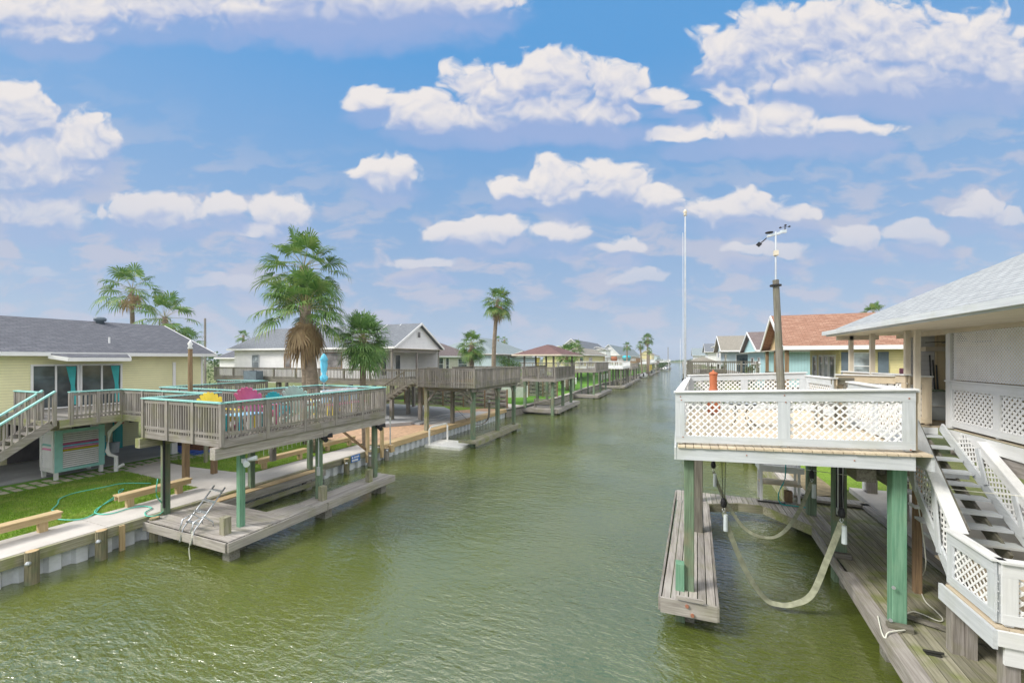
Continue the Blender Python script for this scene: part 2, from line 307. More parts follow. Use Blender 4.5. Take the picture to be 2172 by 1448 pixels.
# ---------------------------------------------------------------- mesh builder
class MB:
    def __init__(s): s.v = []; s.f = []; s.mi = []; s.mats = []; s.cur = 0; s.tr = None
    def mat(s, name):
        if name not in s.mats: s.mats.append(name)
        s.cur = s.mats.index(name); return s
    def add(s, vs, fs):
        b = len(s.v)
        for q in vs:
            q = Vector(q)
            if s.tr: q = Vector(s.tr(q.x, q.y, q.z))
            s.v.append(q)
        for f in fs: s.f.append([i+b for i in f]); s.mi.append(s.cur)
        return s
    def box(s, x0, x1, y0, y1, z0, z1):
        if x0 > x1: x0, x1 = x1, x0
        if y0 > y1: y0, y1 = y1, y0
        if z0 > z1: z0, z1 = z1, z0
        return s.add([(x0,y0,z0),(x1,y0,z0),(x1,y1,z0),(x0,y1,z0),(x0,y0,z1),(x1,y0,z1),(x1,y1,z1),(x0,y1,z1)],
                     [(0,3,2,1),(4,5,6,7),(0,1,5,4),(1,2,6,5),(2,3,7,6),(3,0,4,7)])
    def cb(s, cx, cy, cz, wx, wy, wz): return s.box(cx-wx/2, cx+wx/2, cy-wy/2, cy+wy/2, cz-wz/2, cz+wz/2)
    def beam(s, p, q, w, h, up=(0,0,1)):
        p, q = Vector(p), Vector(q); d = (q-p).normalized(); sd = d.cross(Vector(up))
        if sd.length < 1e-4: sd = d.cross(Vector((1,0,0)))
        sd.normalize(); u = sd.cross(d).normalized(); a = sd*w/2; b = u*h/2
        return s.add([p-a-b, p+a-b, p+a+b, p-a+b, q-a-b, q+a-b, q+a+b, q-a+b], [(0,1,2,3),(7,6,5,4),(0,4,5,1),(1,5,6,2),(2,6,7,3),(3,7,4,0)])
    def cyl(s, p, q, r0, r1=None, n=12, caps=True):
        r1 = r0 if r1 is None else r1; p, q = Vector(p), Vector(q); d = (q-p).normalized()
        a = d.cross(Vector((0,0,1)) if abs(d.z) < .9 else Vector((1,0,0))).normalized(); b = d.cross(a)
        vs = []
        for c, r in ((p, r0), (q, r1)):
            for i in range(n):
                t = 2*math.pi*i/n; vs.append(c+a*math.cos(t)*r+b*math.sin(t)*r)
        fs = [(i, n+i, n+(i+1) % n, (i+1) % n) for i in range(n)]
        if caps: fs += [tuple(range(n)), tuple(range(2*n-1, n-1, -1))]
        return s.add(vs, fs)
    def tube(s, pts, r, n=6):
        pts = [Vector(p) for p in pts]; vs = []; fs = []
        for k, c in enumerate(pts):
            d = (pts[min(k+1, len(pts)-1)]-pts[max(k-1, 0)]).normalized()
            a = d.cross(Vector((0,0,1)) if abs(d.z) < .95 else Vector((1,0,0))).normalized(); b = d.cross(a)
            rr = r[k] if isinstance(r, (list, tuple)) else r
            for i in range(n):
                t = 2*math.pi*i/n; vs.append(c+a*math.cos(t)*rr+b*math.sin(t)*rr)
        for k in range(len(pts)-1):
            for i in range(n): fs.append((k*n+i, (k+1)*n+i, (k+1)*n+(i+1) % n, k*n+(i+1) % n))
        fs += [tuple(range(n)), tuple(range(len(vs)-1, len(vs)-n-1, -1))]
        return s.add(vs, fs)
    def lathe(s, c, prof, n=20):
        c = Vector(c); vs = []; fs = []
        for r, z in prof:
            for i in range(n):
                t = 2*math.pi*i/n; vs.append(c+Vector((r*math.cos(t), r*math.sin(t), z)))
        for k in range(len(prof)-1):
            for i in range(n): fs.append((k*n+i, k*n+(i+1) % n, (k+1)*n+(i+1) % n, (k+1)*n+i))
        fs += [tuple(range(n-1, -1, -1)), tuple(range(len(vs)-n, len(vs)))]
        return s.add(vs, fs)
    def prism(s, top, dz):
        n = len(top); top = [Vector(t) for t in top]
        bot = [t-Vector((0,0,dz)) for t in top]
        return s.add(top+bot, [tuple(range(n)), tuple(range(2*n-1, n-1, -1))]+[(i, n+i, n+(i+1) % n, (i+1) % n) for i in range(n)])
    def poly(s, pts, z, dz=.05): return s.prism([(x, y, z) for x, y in pts], dz)
    def solid(s, P, off):
        """flat polygon P extruded along the vector off"""
        n = len(P); P = [Vector(p) for p in P]; off = Vector(off)
        return s.add(P+[p+off for p in P], [tuple(range(n-1, -1, -1)), tuple(range(n, 2*n))]+[(i, (i+1) % n, n+(i+1) % n, n+i) for i in range(n)])
    def build(s, name, mat=None, parent=None, smooth=False):
        if mat is not None and not s.mats: s.mats = [mat]
        loc = Vector(parent_loc(parent)) if parent is not None else Vector((0,0,0))
        if parent is None and s.v:
            xs = [v.x for v in s.v]; ys = [v.y for v in s.v]; zs = [v.z for v in s.v]
            loc = Vector(((min(xs)+max(xs))/2, (min(ys)+max(ys))/2, min(zs)))
        me = bpy.data.meshes.new(name); me.from_pydata([tuple(v-loc) for v in s.v], [], s.f)
        for m_ in s.mats: me.materials.append(M[m_])
        if len(s.mats) > 1: me.polygons.foreach_set('material_index', s.mi)
        if smooth: me.polygons.foreach_set('use_smooth', [True]*len(s.f))
        me.update(); o = bpy.data.objects.new(name, me); COL.objects.link(o)
        if parent is not None: o.parent = parent
        else: o.location = loc
        return o
def parent_loc(p):
    while p.parent is not None: p = p.parent
    return p.location
def tag(o, label=None, cat=None, group=None, kind=None):
    if label: o['label'] = label
    if cat: o['category'] = cat
    if group: o['group'] = group
    if kind: o['kind'] = kind
    return o
def thing(name, label, cat, loc, group=None):
    o = bpy.data.objects.new(name, None); o.empty_display_size = .2; COL.objects.link(o); o.location = loc
    return tag(o, label, cat, group)
def struct(name, mb, mat=None, label=None, kind='structure'):
    return tag(mb.build(name, mat), label or None, None, None, kind)
def copy_tree(o, d, label=None, parent=None):
    c = o.copy(); COL.objects.link(c)
    if parent is None: c.location = Vector(o.location)+Vector(d)
    else: c.parent = parent
    if label: c['label'] = label
    for ch in list(o.children): copy_tree(ch, d, None, c)
    return c
# points of the place from sight lines: on a level plane, or on a wall plane X= or Y=
def Wd(px, py, d):
    x = (px-1086)/860*d; return Vector((x*CY-d*SY, x*SY+d*CY, EYE-(py-760)*d/860))
def G(px, py, z): return Wd(px, py, 860*(EYE-z)/(py-760))
def onX(px, py, X): return Wd(px, py, X/((px-1086)/860*CY-SY))
def onY(px, py, Y): return Wd(px, py, Y/((px-1086)/860*SY+CY))

# ---------------------------------------------------------------- kits
def lattice(mb, P, A, B, nrm, W_, H_, pitch, sw, th=.006):
    """diagonal slats over a panel P + u*A + v*B (u 0..W_, v 0..H_)"""
    P, A, B, nrm = Vector(P), Vector(A), Vector(B), Vector(nrm).normalized()
    for sgn in (1, -1):
        k = -H_ if sgn > 0 else 0
        k = math.floor(k/pitch)*pitch
        while k < W_+(0 if sgn > 0 else H_):
            # line u = k + sgn*v
            v0, v1 = 0, H_
            if sgn > 0: v0 = max(0, -k); v1 = min(H_, W_-k)
            else: v0 = max(0, k-W_); v1 = min(H_, k)
            if v1-v0 > .02:
                u0, u1 = k+sgn*v0, k+sgn*v1; h = sw*.7071
                off = nrm*(th*.55*sgn)
                q = [P+A*(u0-h)+B*v0+off, P+A*(u0+h)+B*v0+off, P+A*(u1+h)+B*v1+off, P+A*(u1-h)+B*v1+off]
                mb.solid([x-nrm*th/2 for x in q], nrm*th)
            k += pitch
def balus(mb, p, q, z0a, z1a, z0b, z1b, sp=.13, w=.04, d=.04):
    p, q = Vector(p), Vector(q); L = (q-p).length; n = max(1, int(L/sp)); dirx = abs(q.x-p.x) > abs(q.y-p.y)
    for i in range(n+1):
        t = (i+.5)/(n+1); c = p.lerp(q, t); jx = random.uniform(-.004, .004)
        wx, wy = (w, d) if dirx else (d, w)
        mb.box(c.x-wx/2+jx, c.x+wx/2+jx, c.y-wy/2, c.y+wy/2, z0a+(z0b-z0a)*t, z1a+(z1b-z1a)*t)
CORNERS = set()
def railing(par, p, q, zf, zt, mwood='gray', mtop=None, posts=None, sp=.13, detail=True, zlow=None, bw=.04, tw=.13):
    """posts, balusters and a flat top rail from p to q (x, y)"""
    p = Vector((p[0], p[1], 0)); q = Vector((q[0], q[1], 0)); ax = 'X' if abs(q.x-p.x) > abs(q.y-p.y) else 'Y'
    zl = zf-.02 if zlow is None else zlow
    mb = MB(); balus(mb, p, q, zl, zt-.04, zl, zt-.04, sp, bw, bw)
    d = (q-p).normalized()
    up = Vector((0,0,1)); hh = zt-zf
    mb2 = MB(); a = p+up*(zt-.11); b = q+up*(zt-.11); mb2.beam(a, b, .05, .09)
    mb2.beam(p+up*(zf+.1), q+up*(zf+.1), .05, .08)
    r = mb.build('railing', mwood+'Z', par)
    mb2.build('rail_board', mwood+ax, r)
    top = MB(); top.beam(p-d*.06+up*(zt-.018), q+d*.06+up*(zt-.018), tw, .038); top.build('top_rail', mtop or mwood+ax, r)
    n = posts if posts is not None else max(1, round((q-p).length/1.5))
    for i in range(n+1):
        c = p.lerp(q, i/n); key = (round(c.x*2.5), round(c.y*2.5), round(zt, 1))
        if any((key[0]+a_, key[1]+b_, key[2]) in CORNERS for a_ in (-1, 0, 1) for b_ in (-1, 0, 1) if abs(a_)+abs(b_) < 2) and (i in (0, n)): continue
        CORNERS.add(key); mb3 = MB(); mb3.cb(c.x, c.y, (zf-.22+zt-.04)/2, .105, .105, zt-.04-zf+.22)
        mb3.build('rail_post', mwood+'Z', r)
    return r
def planks(mb, x0, x1, y0, y1, z, along='Y', wdt=.14, gap=.008, th=.035, jag=.01):
    if along == 'Y':
        n = max(1, round(abs(x1-x0)/wdt)); s_ = (x1-x0)/n
        for i in range(n): mb.box(x0+i*s_+gap/2, x0+(i+1)*s_-gap/2, y0+random.uniform(-jag, jag), y1+random.uniform(-jag, jag), z-th, z+random.uniform(-.002, .002))
    else:
        n = max(1, round(abs(y1-y0)/wdt)); s_ = (y1-y0)/n
        for i in range(n): mb.box(x0+random.uniform(-jag, jag), x1+random.uniform(-jag, jag), y0+i*s_+gap/2, y0+(i+1)*s_-gap/2, z-th, z+random.uniform(-.002, .002))
def strip_planks(mb, A, B, C, D, z, n, gap=.012, th=.035):
    """n boards filling the quad A-B-C-D, running A->B side to D->C side"""
    A, B, C, D = [Vector((*p, z)) for p in (A, B, C, D)]
    for i in range(n):
        t0 = (i+gap*n/2/max((D-A).length, .1)*1.0)/n; t1 = (i+1-gap*n/2/max((D-A).length, .1))/n
        dz = Vector((0,0,random.uniform(-.003, .003)))
        mb.prism([A.lerp(D, t0)+dz, B.lerp(C, t0)+dz, B.lerp(C, t1)+dz, A.lerp(D, t1)+dz], th)
def post(par, x, y, z0, z1, w=.26, mat='greenZ', name='post', wz=None):
    mb = MB(); h = w/2; b_ = .012
    # chamfered square timber with slight irregularity
    pts = [(-h+b_, -h), (h-b_, -h), (h, -h+b_), (h, h-b_), (h-b_, h), (-h+b_, h), (-h, h-b_), (-h, -h+b_)]
    mb.prism([(x+a, y+b, z1) for a, b in pts], z1-z0); o = mb.build(name, mat, par)
    if wz is not None:
        m2 = MB(); pts2 = [(a*1.03, b*1.03) for a, b in pts]; m2.prism([(x+a, y+b, wz+.22) for a, b in pts2], .5); m2.build('barnacle_band', 'barnacle', o)
    return o
def roof(par, x0, x1, y0, y1, ze, zr, axis, in0, in1, sh, th=.13, fas='trim', fh=.16, wall=None, wall_in=.35, gable_mat=None, soffit='beige'):
    """pitched roof over the rectangle; ridge along axis, inset in0/in1 at its ends (0 = gable)"""
    r = MB()
    up = Vector((0,0,1))
    if axis == 'Y':
        xm = (x0+x1)/2; a = (xm, y0+in0, zr); b = (xm, y1-in1, zr)
        c00, c10, c01, c11 = (x0,y0,ze), (x1,y0,ze), (x0,y1,ze), (x1,y1,ze)
        r.mat(sh+'Y'); r.prism([c00, a, b, c01][::-1], th); r.prism([c10, c11, b, a][::-1], th)
        if in0 > 0: r.mat(sh+'X'); r.prism([c00, c10, a], th)
        if in1 > 0: r.mat(sh+'X'); r.prism([c11, c01, b], th)
    else:
        ym = (y0+y1)/2; a = (x0+in0, ym, zr); b = (x1-in1, ym, zr)
        c00, c10, c01, c11 = (x0,y0,ze), (x1,y0,ze), (x0,y1,ze), (x1,y1,ze)
        r.mat(sh+'X'); r.prism([c00, c10, b, a], th); r.prism([c11, c01, a, b], th)
        if in0 > 0: r.mat(sh+'Y'); r.prism([c01, c00, a], th)
        if in1 > 0: r.mat(sh+'Y'); r.prism([c10, c11, b], th)
    o = r.build('roof', None, par)
    f = MB(); e = .03; z1 = ze+.015; z0 = z1-fh
    ends = []
    def rake(p, q): f.beam(Vector(p)-up*(fh*.45), Vector(q)-up*(fh*.45), .05, fh)
    if axis == 'Y':
        f.box(x0-e, x0, y0, y1, z0, z1); f.box(x1, x1+e, y0, y1, z0, z1)
        for yy, ins, s_ in ((y0, in0, -1), (y1, in1, 1)):
            if ins > 0: f.box(x0-e, x1+e, yy+(0 if s_ > 0 else -e), yy+(e if s_ > 0 else 0), z0, z1)
            else: rake((x0, yy+s_*.028, ze), (xm, yy+s_*.028, zr)); rake((x1, yy+s_*.028, ze), (xm, yy+s_*.028, zr))
    else:
        f.box(x0, x1, y0-e, y0, z0, z1); f.box(x0, x1, y1, y1+e, z0, z1)
        for xx, ins, s_ in ((x0, in0, -1), (x1, in1, 1)):
            if ins > 0: f.box(xx+(0 if s_ > 0 else -e), xx+(e if s_ > 0 else 0), y0-e, y1+e, z0, z1)
            else: rake((xx+s_*.028, y0, ze), (xx+s_*.028, ym, zr)); rake((xx+s_*.028, y1, ze), (xx+s_*.028, ym, zr))
    f.build('fascia', fas, o)
    if soffit:
        s_ = MB(); s_.box(x0+.02, x1-.02, y0+.02, y1-.02, z0-.0, z0+.03); s_.build('soffit', soffit, o)
    if gable_mat:
        g_ = MB(); t = .08; dz = -.12
        if axis == 'Y':
            for yy, ins, s_ in ((y0, in0, 1), (y1, in1, -1)):
                if ins == 0: g_ = MB(); g_.solid([(x0+.1, yy+s_*wall_in, ze+dz), (x1-.1, yy+s_*wall_in, ze+dz), (xm, yy+s_*wall_in, zr+dz-.03)], (0, s_*t, 0)); g_.build('gable', gable_mat, o)
        else:
            for xx, ins, s_ in ((x0, in0, 1), (x1, in1, -1)):
                if ins == 0: g_ = MB(); g_.solid([(xx+s_*wall_in, y0+.1, ze+dz), (xx+s_*wall_in, y1-.1, ze+dz), (xx+s_*wall_in, ym, zr+dz-.03)], (s_*t, 0, 0)); g_.build('gable', gable_mat, o)
    return o
def window(par, plane, at, a0, a1, z0, z1, out, glassm='glass', frame='trim', name='window', nv=1, nh=1, fw=.06, dep=.05):
    """window in a wall: plane 'X' means the wall lies at x=at (a = y); out = outward sign"""
    f = MB(); g_ = MB(); o = out
    def bx(m, b0, b1, c0, c1, d0, d1):
        if plane == 'X': m.box(at+o*d0, at+o*d1, b0, b1, c0, c1)
        else: m.box(b0, b1, at+o*d0, at+o*d1, c0, c1)
    bx(f, a0, a1, z1-fw, z1, .002, dep); bx(f, a0, a1, z0, z0+fw, .002, dep)
    bx(f, a0, a0+fw, z0+fw, z1-fw, .002, dep); bx(f, a1-fw, a1, z0+fw, z1-fw, .002, dep)
    for i in range(1, nv):
        c = a0+(a1-a0)*i/nv; bx(f, c-fw*.4, c+fw*.4, z0+fw, z1-fw, .002, dep*.9)
    for i in range(1, nh):
        c = z0+(z1-z0)*i/nh; bx(f, a0+fw, a1-fw, c-fw*.35, c+fw*.35, .002, dep*.85)
    fo = f.build(name, frame, par); bx(g_, a0+fw*.9, a1-fw*.9, z0+fw*.9, z1-fw*.9, .003, dep*.35); g_.build('pane', glassm, fo)
    return fo
def house(name, label, x0, x1, y0, y1, zf, ze, zr, axis, in0, in1, sh, wallm, over=.45, gable=None, wins=(), group=None, win=.9, fas='trim', stilt=True, glassm='glass', z_ground=1.0, wall_in=.45):
    t = thing(name, label, 'house', ((x0+x1)/2, (y0+y1)/2, z_ground), group)
    wl = MB(); wl.box(x0, x1, y0, y1, zf-.25, ze-.12); wo_ = wl.build('wall', wallm, t)
    roof(t, x0-over, x1+over, y0-over, y1+over, ze, zr, axis, in0, in1, sh, gable_mat=gable or wallm, fas=fas, wall_in=wall_in)
    if stilt and zf > z_ground+.6:
        nx = max(2, int((x1-x0)/5)+1); ny = max(2, int((y1-y0)/4)+1)
        for i in range(nx):
            for j in range(ny):
                cx_ = x0+.2+(x1-x0-.4)*i/(nx-1); cy_ = y0+.2+(y1-y0-.4)*j/(ny-1)
                ps = MB(); ps.cb(cx_, cy_, (z_ground+zf-.25)/2, .25, .25, zf-.25-z_ground); ps.build('stilt', 'grayZ', t)
    for (pl, at, a0, a1, z0, z1, out) in wins: window(wo_, pl, at, a0, a1, z0, z1, out, glassm, nh=2)
    return t
# ================================================================ the setting
WZ = .25
mb = MB(); mb.box(-9000, 9000, -60, 9000, WZ-.02, WZ); struct('water', mb, 'water')
mb = MB(); mb.box(-9000, 9000, -60, 9000, -1.6, -1.5); struct('canal_bed', mb, 'dirt')
BK = [(-15.0, -40), (-15.0, 35), (-14.5, 38.2), (-13.7, 47), (-13.6, 56), (-13.9, 69), (-12.9, 88), (-11.4, 123), (-10.6, 174), (-8.9, 294), (-7, 420)]
mb = MB(); pts = [(x-.3, y) for x, y in BK]
mb.prism([(x, y, .95) for x, y in pts+[(-60, 520), (-2500, 700), (-2500, -40)]][::-1], 2.4); struct('ground', mb, 'farland')
BR = [(3.7, -40), (3.7, 18), (3.9, 60), (4.3, 180), (4.5, 420)]
mb = MB(); mb.prism([(x, y, .95) for x, y in [(5.65, -40), (5.65, 16.75), (3.85, 16.8), (4.0, 60), (4.4, 180), (4.6, 420)]+[(60, 520), (2500, 700), (2500, -40)]], 2.4); struct('ground', mb, 'farland', label='land on the right bank of the canal')
# far shore: a low strip of land and trees across the bay
mb = MB(); mb.poly([(-900, 620), (900, 560), (900, 900), (-900, 900)], .9, 1.5); struct('far_shore', mb, 'farland')
mb = MB()
for i in range(2600):
    x = random.uniform(-520, 420); y = 640+random.uniform(0, 70)-x*.03; h = random.uniform(1.6, 4.5)*(.7+.5*math.sin(x*.06)*math.sin(x*.017+1)); w_ = random.uniform(2, 5)
    h = max(h, 1.3)
    a = random.uniform(0, 3.1); ca, sa = math.cos(a)*w_/2, math.sin(a)*w_/2
    mb.add([(x-ca, y-sa, .8), (x+ca, y+sa, .8), (x+ca*.8, y+sa*.8, .9+h*.6), (x+ca*.2, y, .9+h), (x-ca*.7, y-sa*.7, .9+h*.7)], [(0, 1, 2, 3, 4)])
struct('treeline', mb, 'bush', label='low green belt of trees and scrub along the far shore', kind='stuff')
# lawns
def sheet(name, pts, z, mat, th=.02): mb = MB(); mb.prism([(x, y, z) for x, y in pts], th); return struct(name, mb, mat)
LAWN1 = [(-16.55, -6), (-16.55, 9.53), (-18.9, 9.6), (-22.1, 9.75), (-22.0, 6.2), (-23.5, -6)]
LAWN1B = [(-16.65, 11.6), (-16.75, 17.6), (-19.2, 17.9), (-26, 16.4), (-23.4, 13.6), (-22.5, 11.5), (-20.3, 11.3), (-17.5, 11.4)]
sheet('lawn', LAWN1, .985, 'grass'); sheet('lawn', LAWN1B, .985, 'grass')
mb = MB(); random.seed(3)
def inpoly(x, y, P):
    c = False; j = len(P)-1
    for i in range(len(P)):
        if (P[i][1] > y) != (P[j][1] > y) and x < (P[j][0]-P[i][0])*(y-P[i][1])/(P[j][1]-P[i][1])+P[i][0]: c = not c
        j = i
    return c
def blades(mb, P, n, hh=.055):
    xs = [p[0] for p in P]; ys = [p[1] for p in P]; k = 0
    while k < n:
        x = random.uniform(min(xs), max(xs)); y = random.uniform(max(3, min(ys)), max(ys))
        if not inpoly(x, y, P): k += .3; continue
        k += 1; a = random.uniform(0, 6.28); h = hh*random.uniform(.5, 1.3); w_ = .012; l = random.uniform(0, .035)
        mb.add([(x-w_*math.cos(a), y-w_*math.sin(a), .98), (x+w_*math.cos(a), y+w_*math.sin(a), .98), (x+l*math.sin(a), y+l*math.cos(a), .985+h)], [(0, 1, 2)])
blades(mb, LAWN1, 34000); blades(mb, LAWN1B, 22000)
struct('grass', mb, 'blade', label='short mown grass on the lawns beside the left walkway', kind='stuff')
# walkway along the left bulkhead, cast in slabs
random.seed(11)
mb = MB(); y = -5.1
for k in range(6):
    mb.box(-16.55, -15.06, y+.008, y+3.8-.008, .8, 1.0); y += 3.8
struct('walkway', mb, 'concrete')
mb = MB(); mb.prism([(x, y, .994) for x, y in [(-16.56, 9.55), (-16.6, 11.62), (-17.45, 11.4), (-20.3, 11.2), (-22.6, 11.3), (-22.05, 9.75), (-18.9, 9.6)]][::-1], .2); struct('concrete_path', mb, 'concrete')
sheet('house_slab', [(-23.6, -4), (-23.6, 13.2), (-34, 13.2), (-34, -4)], 1.02, 'slab', .1)
mb = MB(); random.seed(5)
for i in range(34):
    yy = 3.4+i*.33
    for xx in (-22.35, -22.95):
        if abs(yy-8.6) < 99: mb.box(xx-.22, xx+.22, yy, yy+.2, .95, .999)
for (xx, yy) in [(-23.2+dx*.62, 11.9+dy*.34) for dx in range(3) for dy in range(6)]: mb.box(xx-.22, xx+.22, yy, yy+.2, .95, .998)
tag(struct('stepping_stones', mb, 'paver', kind='structure'))
sheet('artificial_turf', [(-22.06, 3.2), (-22.06, 9.7), (-22.6, 11.4), (-21.5, 14.2), (-23.58, 14.2), (-23.58, 3.2)], .988, 'tealdark' if False else 'turf', .02)
# lot of the white house: sand, patio, strip of grass
sheet('sand_bed', [(-15.6, 18), (-15.6, 35.2), (-27.5, 35.2), (-27.5, 18.6), (-19.2, 18.1)], .99, 'sand')
sheet('lawn', [(-19.5, 32.0), (-17.5, 35.1), (-27.4, 35.1), (-26, 31)], 1.0, 'grass')
mb = MB(); mb.poly([(-19.3, 22.4), (-17.9, 24.3), (-17.9, 30.5), (-20.5, 33.0), (-27.2, 33.5), (-27.2, 22.4)][::-1], 1.22, .3)
struct('patio', mb, 'patio')
mb = MB(); mb.box(-17.9, -17.35, 24.6, 30.9, .9, 1.12); mb.box(-17.35, -16.8, 25.0, 31.2, .9, 1.05); struct('patio_steps', mb, 'patio')
sheet('bank_strip', [(-15.62, 24.9), (-15.62, 33), (-16.9, 33), (-16.9, 24.9)], 1.01, 'concrete', .1)
# the next gardens
LW = [(-14.95, 38.4), (-14.2, 46.9), (-14.1, 56), (-14.3, 69), (-13.4, 87), (-12, 120), (-11.2, 170)]
mb = MB(); mb.prism([(x, y, .97) for x, y in LW+[(-30, 170), (-30, 38)]][::-1], .02); struct('lawn', mb, 'turf')
mb = MB(); mb.poly([(-15.2, 36.8), (-14.9, 38.9), (-18.5, 40.4), (-19, 39.7)], 1.0, .06); struct('concrete_path', mb, 'concrete')
# right bank
sheet('lawn', [(3.9, 16.9), (3.9, 23.3), (4.0, 36), (7.6, 36), (7.4, 18.4), (5.75, 18.4)], .99, 'grass')
sheet('dirt_patch', [(4.1, 17.0), (4.1, 20.6), (5.2, 20.9), (5.3, 17.6)], 1.0, 'dirt')
sheet('neighbor_walk', [(3.95, 23.4), (3.95, 24.7), (6.6, 24.7), (6.6, 23.4)], 1.03, 'concrete', .1)
sheet('house_slab', [(5.72, 4), (5.72, 18.3), (16, 18.3), (16, 4)], 1.12, 'concrete', .4)
struct('lawn', MB().poly([(-14.5, 200), (-14.2, 205), (-60, 205), (-60, 200)], .97, .02), 'turf')

# ---------------------------------------------------------------- left sea wall (vinyl sheet piles with timber wales)
def sheet_wall(name, label, x, y0, y1, ztop, mat='vinyl', pitch=.52, depth=.13, group=None):
    t = thing(name, label, 'sea wall', (x, (y0+y1)/2, WZ), group)
    mb = MB(); y = y0; prof = []
    while y < y1:
        prof += [(x-depth, y), (x-depth, y+pitch*.32), (x, y+pitch*.44), (x, y+pitch*.88)]; y += pitch
    n = len(prof); vs = [(a, b, ztop-.12) for a, b in prof]+[(a, b, -1.2) for a, b in prof]
    mb.add(vs, [(i, i+1, n+i+1, n+i) for i in range(n-1)]); mb.build('sheet_piles', mat, t)
    return t
t = sheet_wall('bulkhead', 'pale vinyl sea wall with a timber wale below the nearest concrete walkway', -15.1, -6, 17.7, 1.0)
mb = MB(); y = -6
while y < 17.6: mb.box(-15.06, -14.95, y+.005, min(y+4.9, 17.7)-.005, .72, .985); y += 4.9
mb.build('wale', 'mossyY', t)
t = sheet_wall('bulkhead', 'pale vinyl sea wall with a new wooden cap in front of the orange sand', -15.12, 17.8, 35.1, 1.0)
mb = MB(); y = 17.8
while y < 35: mb.box(-15.62, -14.98, y+.004, min(y+4.3, 35.1)-.004, 1.0, 1.05); mb.box(-15.04, -14.94, y+.004, min(y+4.3, 35.1)-.004, .76, .996); y += 4.3
mb.build('cap_board', 'newwoodY', t)
# older timber walls further on
t = thing('bulkhead', 'weathered brown timber sea wall running on past the gazebo into the distance', 'sea wall', (-14.5, 60, WZ))
mb = MB(); mc = MB()
for (a, b) in zip(BK[1:-1], BK[2:]):
    mb.beam((a[0]-.05, a[1], .2), (b[0]-.05, b[1], .2), .1, 1.3); mc.beam((a[0]-.2, a[1], 1.0), (b[0]-.2, b[1], 1.0), .55, .08)
mb.build('wall_boards', 'grayY', t); mc.build('cap_board', 'dockY', t)
t = thing('bulkhead', 'low timber sea wall along the right bank behind the boat slip', 'sea wall', (3.8, 30, WZ))
mb = MB(); mc = MB()
for (a, b) in zip([(5.6, -40), (5.6, 16.72), (3.8, 16.8), (3.95, 60), (4.3, 180)][:-1], [(5.6, 16.72), (3.8, 16.8), (3.95, 60), (4.3, 180), (4.5, 420)]):
    mb.beam((a[0], a[1], .2), (b[0], b[1], .2), .1, 1.3); mc.beam((a[0]+.15, a[1]+.01, 1.0), (b[0]+.15, b[1], 1.0), .5, .08)
mb.build('wall_boards', 'mossyY', t); mc.build('cap_board', 'dockY', t)
# mooring piles in front of the wall
def piling(y, lab, zt=1.05, x=-14.78, r=.13, bolt=True, mat='pilingZ'):
    t = thing('piling', lab, 'piling', (x, y, WZ), 'short round piles along the left sea wall')
    mb = MB(); mb.lathe((x, y, 0), [(r*1.04, -.9), (r, .3), (r*.97, zt)], 14); mb.build('post', mat, t, smooth=False)
    mb = MB(); mb.lathe((x, y, 0), [(r*.9, zt), (r*.88, zt+.006)], 14); mb.build('sawn_top', 'newwoodX', t)
    if bolt: mb = MB(); mb.lathe((x+r*.75, y-r*.75, .8), [(.02, -.05), (.055, -.03), (.06, .0), (.045, .035), (.01, .05)], 10); mb.build('bolt_cap', 'steel', t)
piling(4.75, 'round mossy pile with a bolt cap, nearest the lower left corner of the photo')
piling(6.05, 'round mossy pile with a bolt cap midway between the nearest pile and the low dock')
piling(7.28, 'dark round pile at the near left corner of the low gray dock', .96, bolt=False)
piling(15.0, 'short round pile just left of the blue sign on the sea wall', .98)
piling(16.6, 'dark round pile under the new bracket just right of the blue sign', 1.0, mat='grayZ')
piling(17.9, 'dark round pile beside the wooden block at the start of the new cap', .9, mat='grayZ')
mb = MB(); mb.box(-14.95, -14.88, 6.5, 6.62, -.6, .97); tag(mb.build('batten', 'newwoodZ'), 'narrow new wooden batten nailed upright to the nearest sea wall', 'batten')
mb = MB(); mb.box(-15.0, -14.72, 18.2, 18.5, .6, .98); tag(mb.build('timber_block', 'newwoodZ'), 'square yellow wooden block at the end of the new cap board', 'block')
mb = MB(); mb.tube([(-14.95, 18.4, .98), (-14.95, 18.4, 2.5)], .035, 8); tag(mb.build('steel_rod', 'steel'), 'thin upright gray metal rod standing on the new cap board', 'rod')
# blue sign: the lettering is too small in the photograph to read, two rows of white marks
t = thing('sign', 'small blue sign with white lettering on the left sea wall', 'sign', (-14.94, 15.75, .85))
mb = MB(); mb.box(-14.945, -14.925, 15.45, 16.05, .66, .99); mb.build('plate', 'signblue', t)
mb = MB(); mb.box(-14.925, -14.92, 15.5, 15.58, .84, .93)
for k in range(4): mb.box(-14.925, -14.92, 15.66+k*.085, 15.72+k*.085, .85, .93)
for k in range(5): mb.box(-14.925, -14.92, 15.5+k*.085, 15.57+k*.085, .70, .79)
mb.build('lettering', 'trim', t)
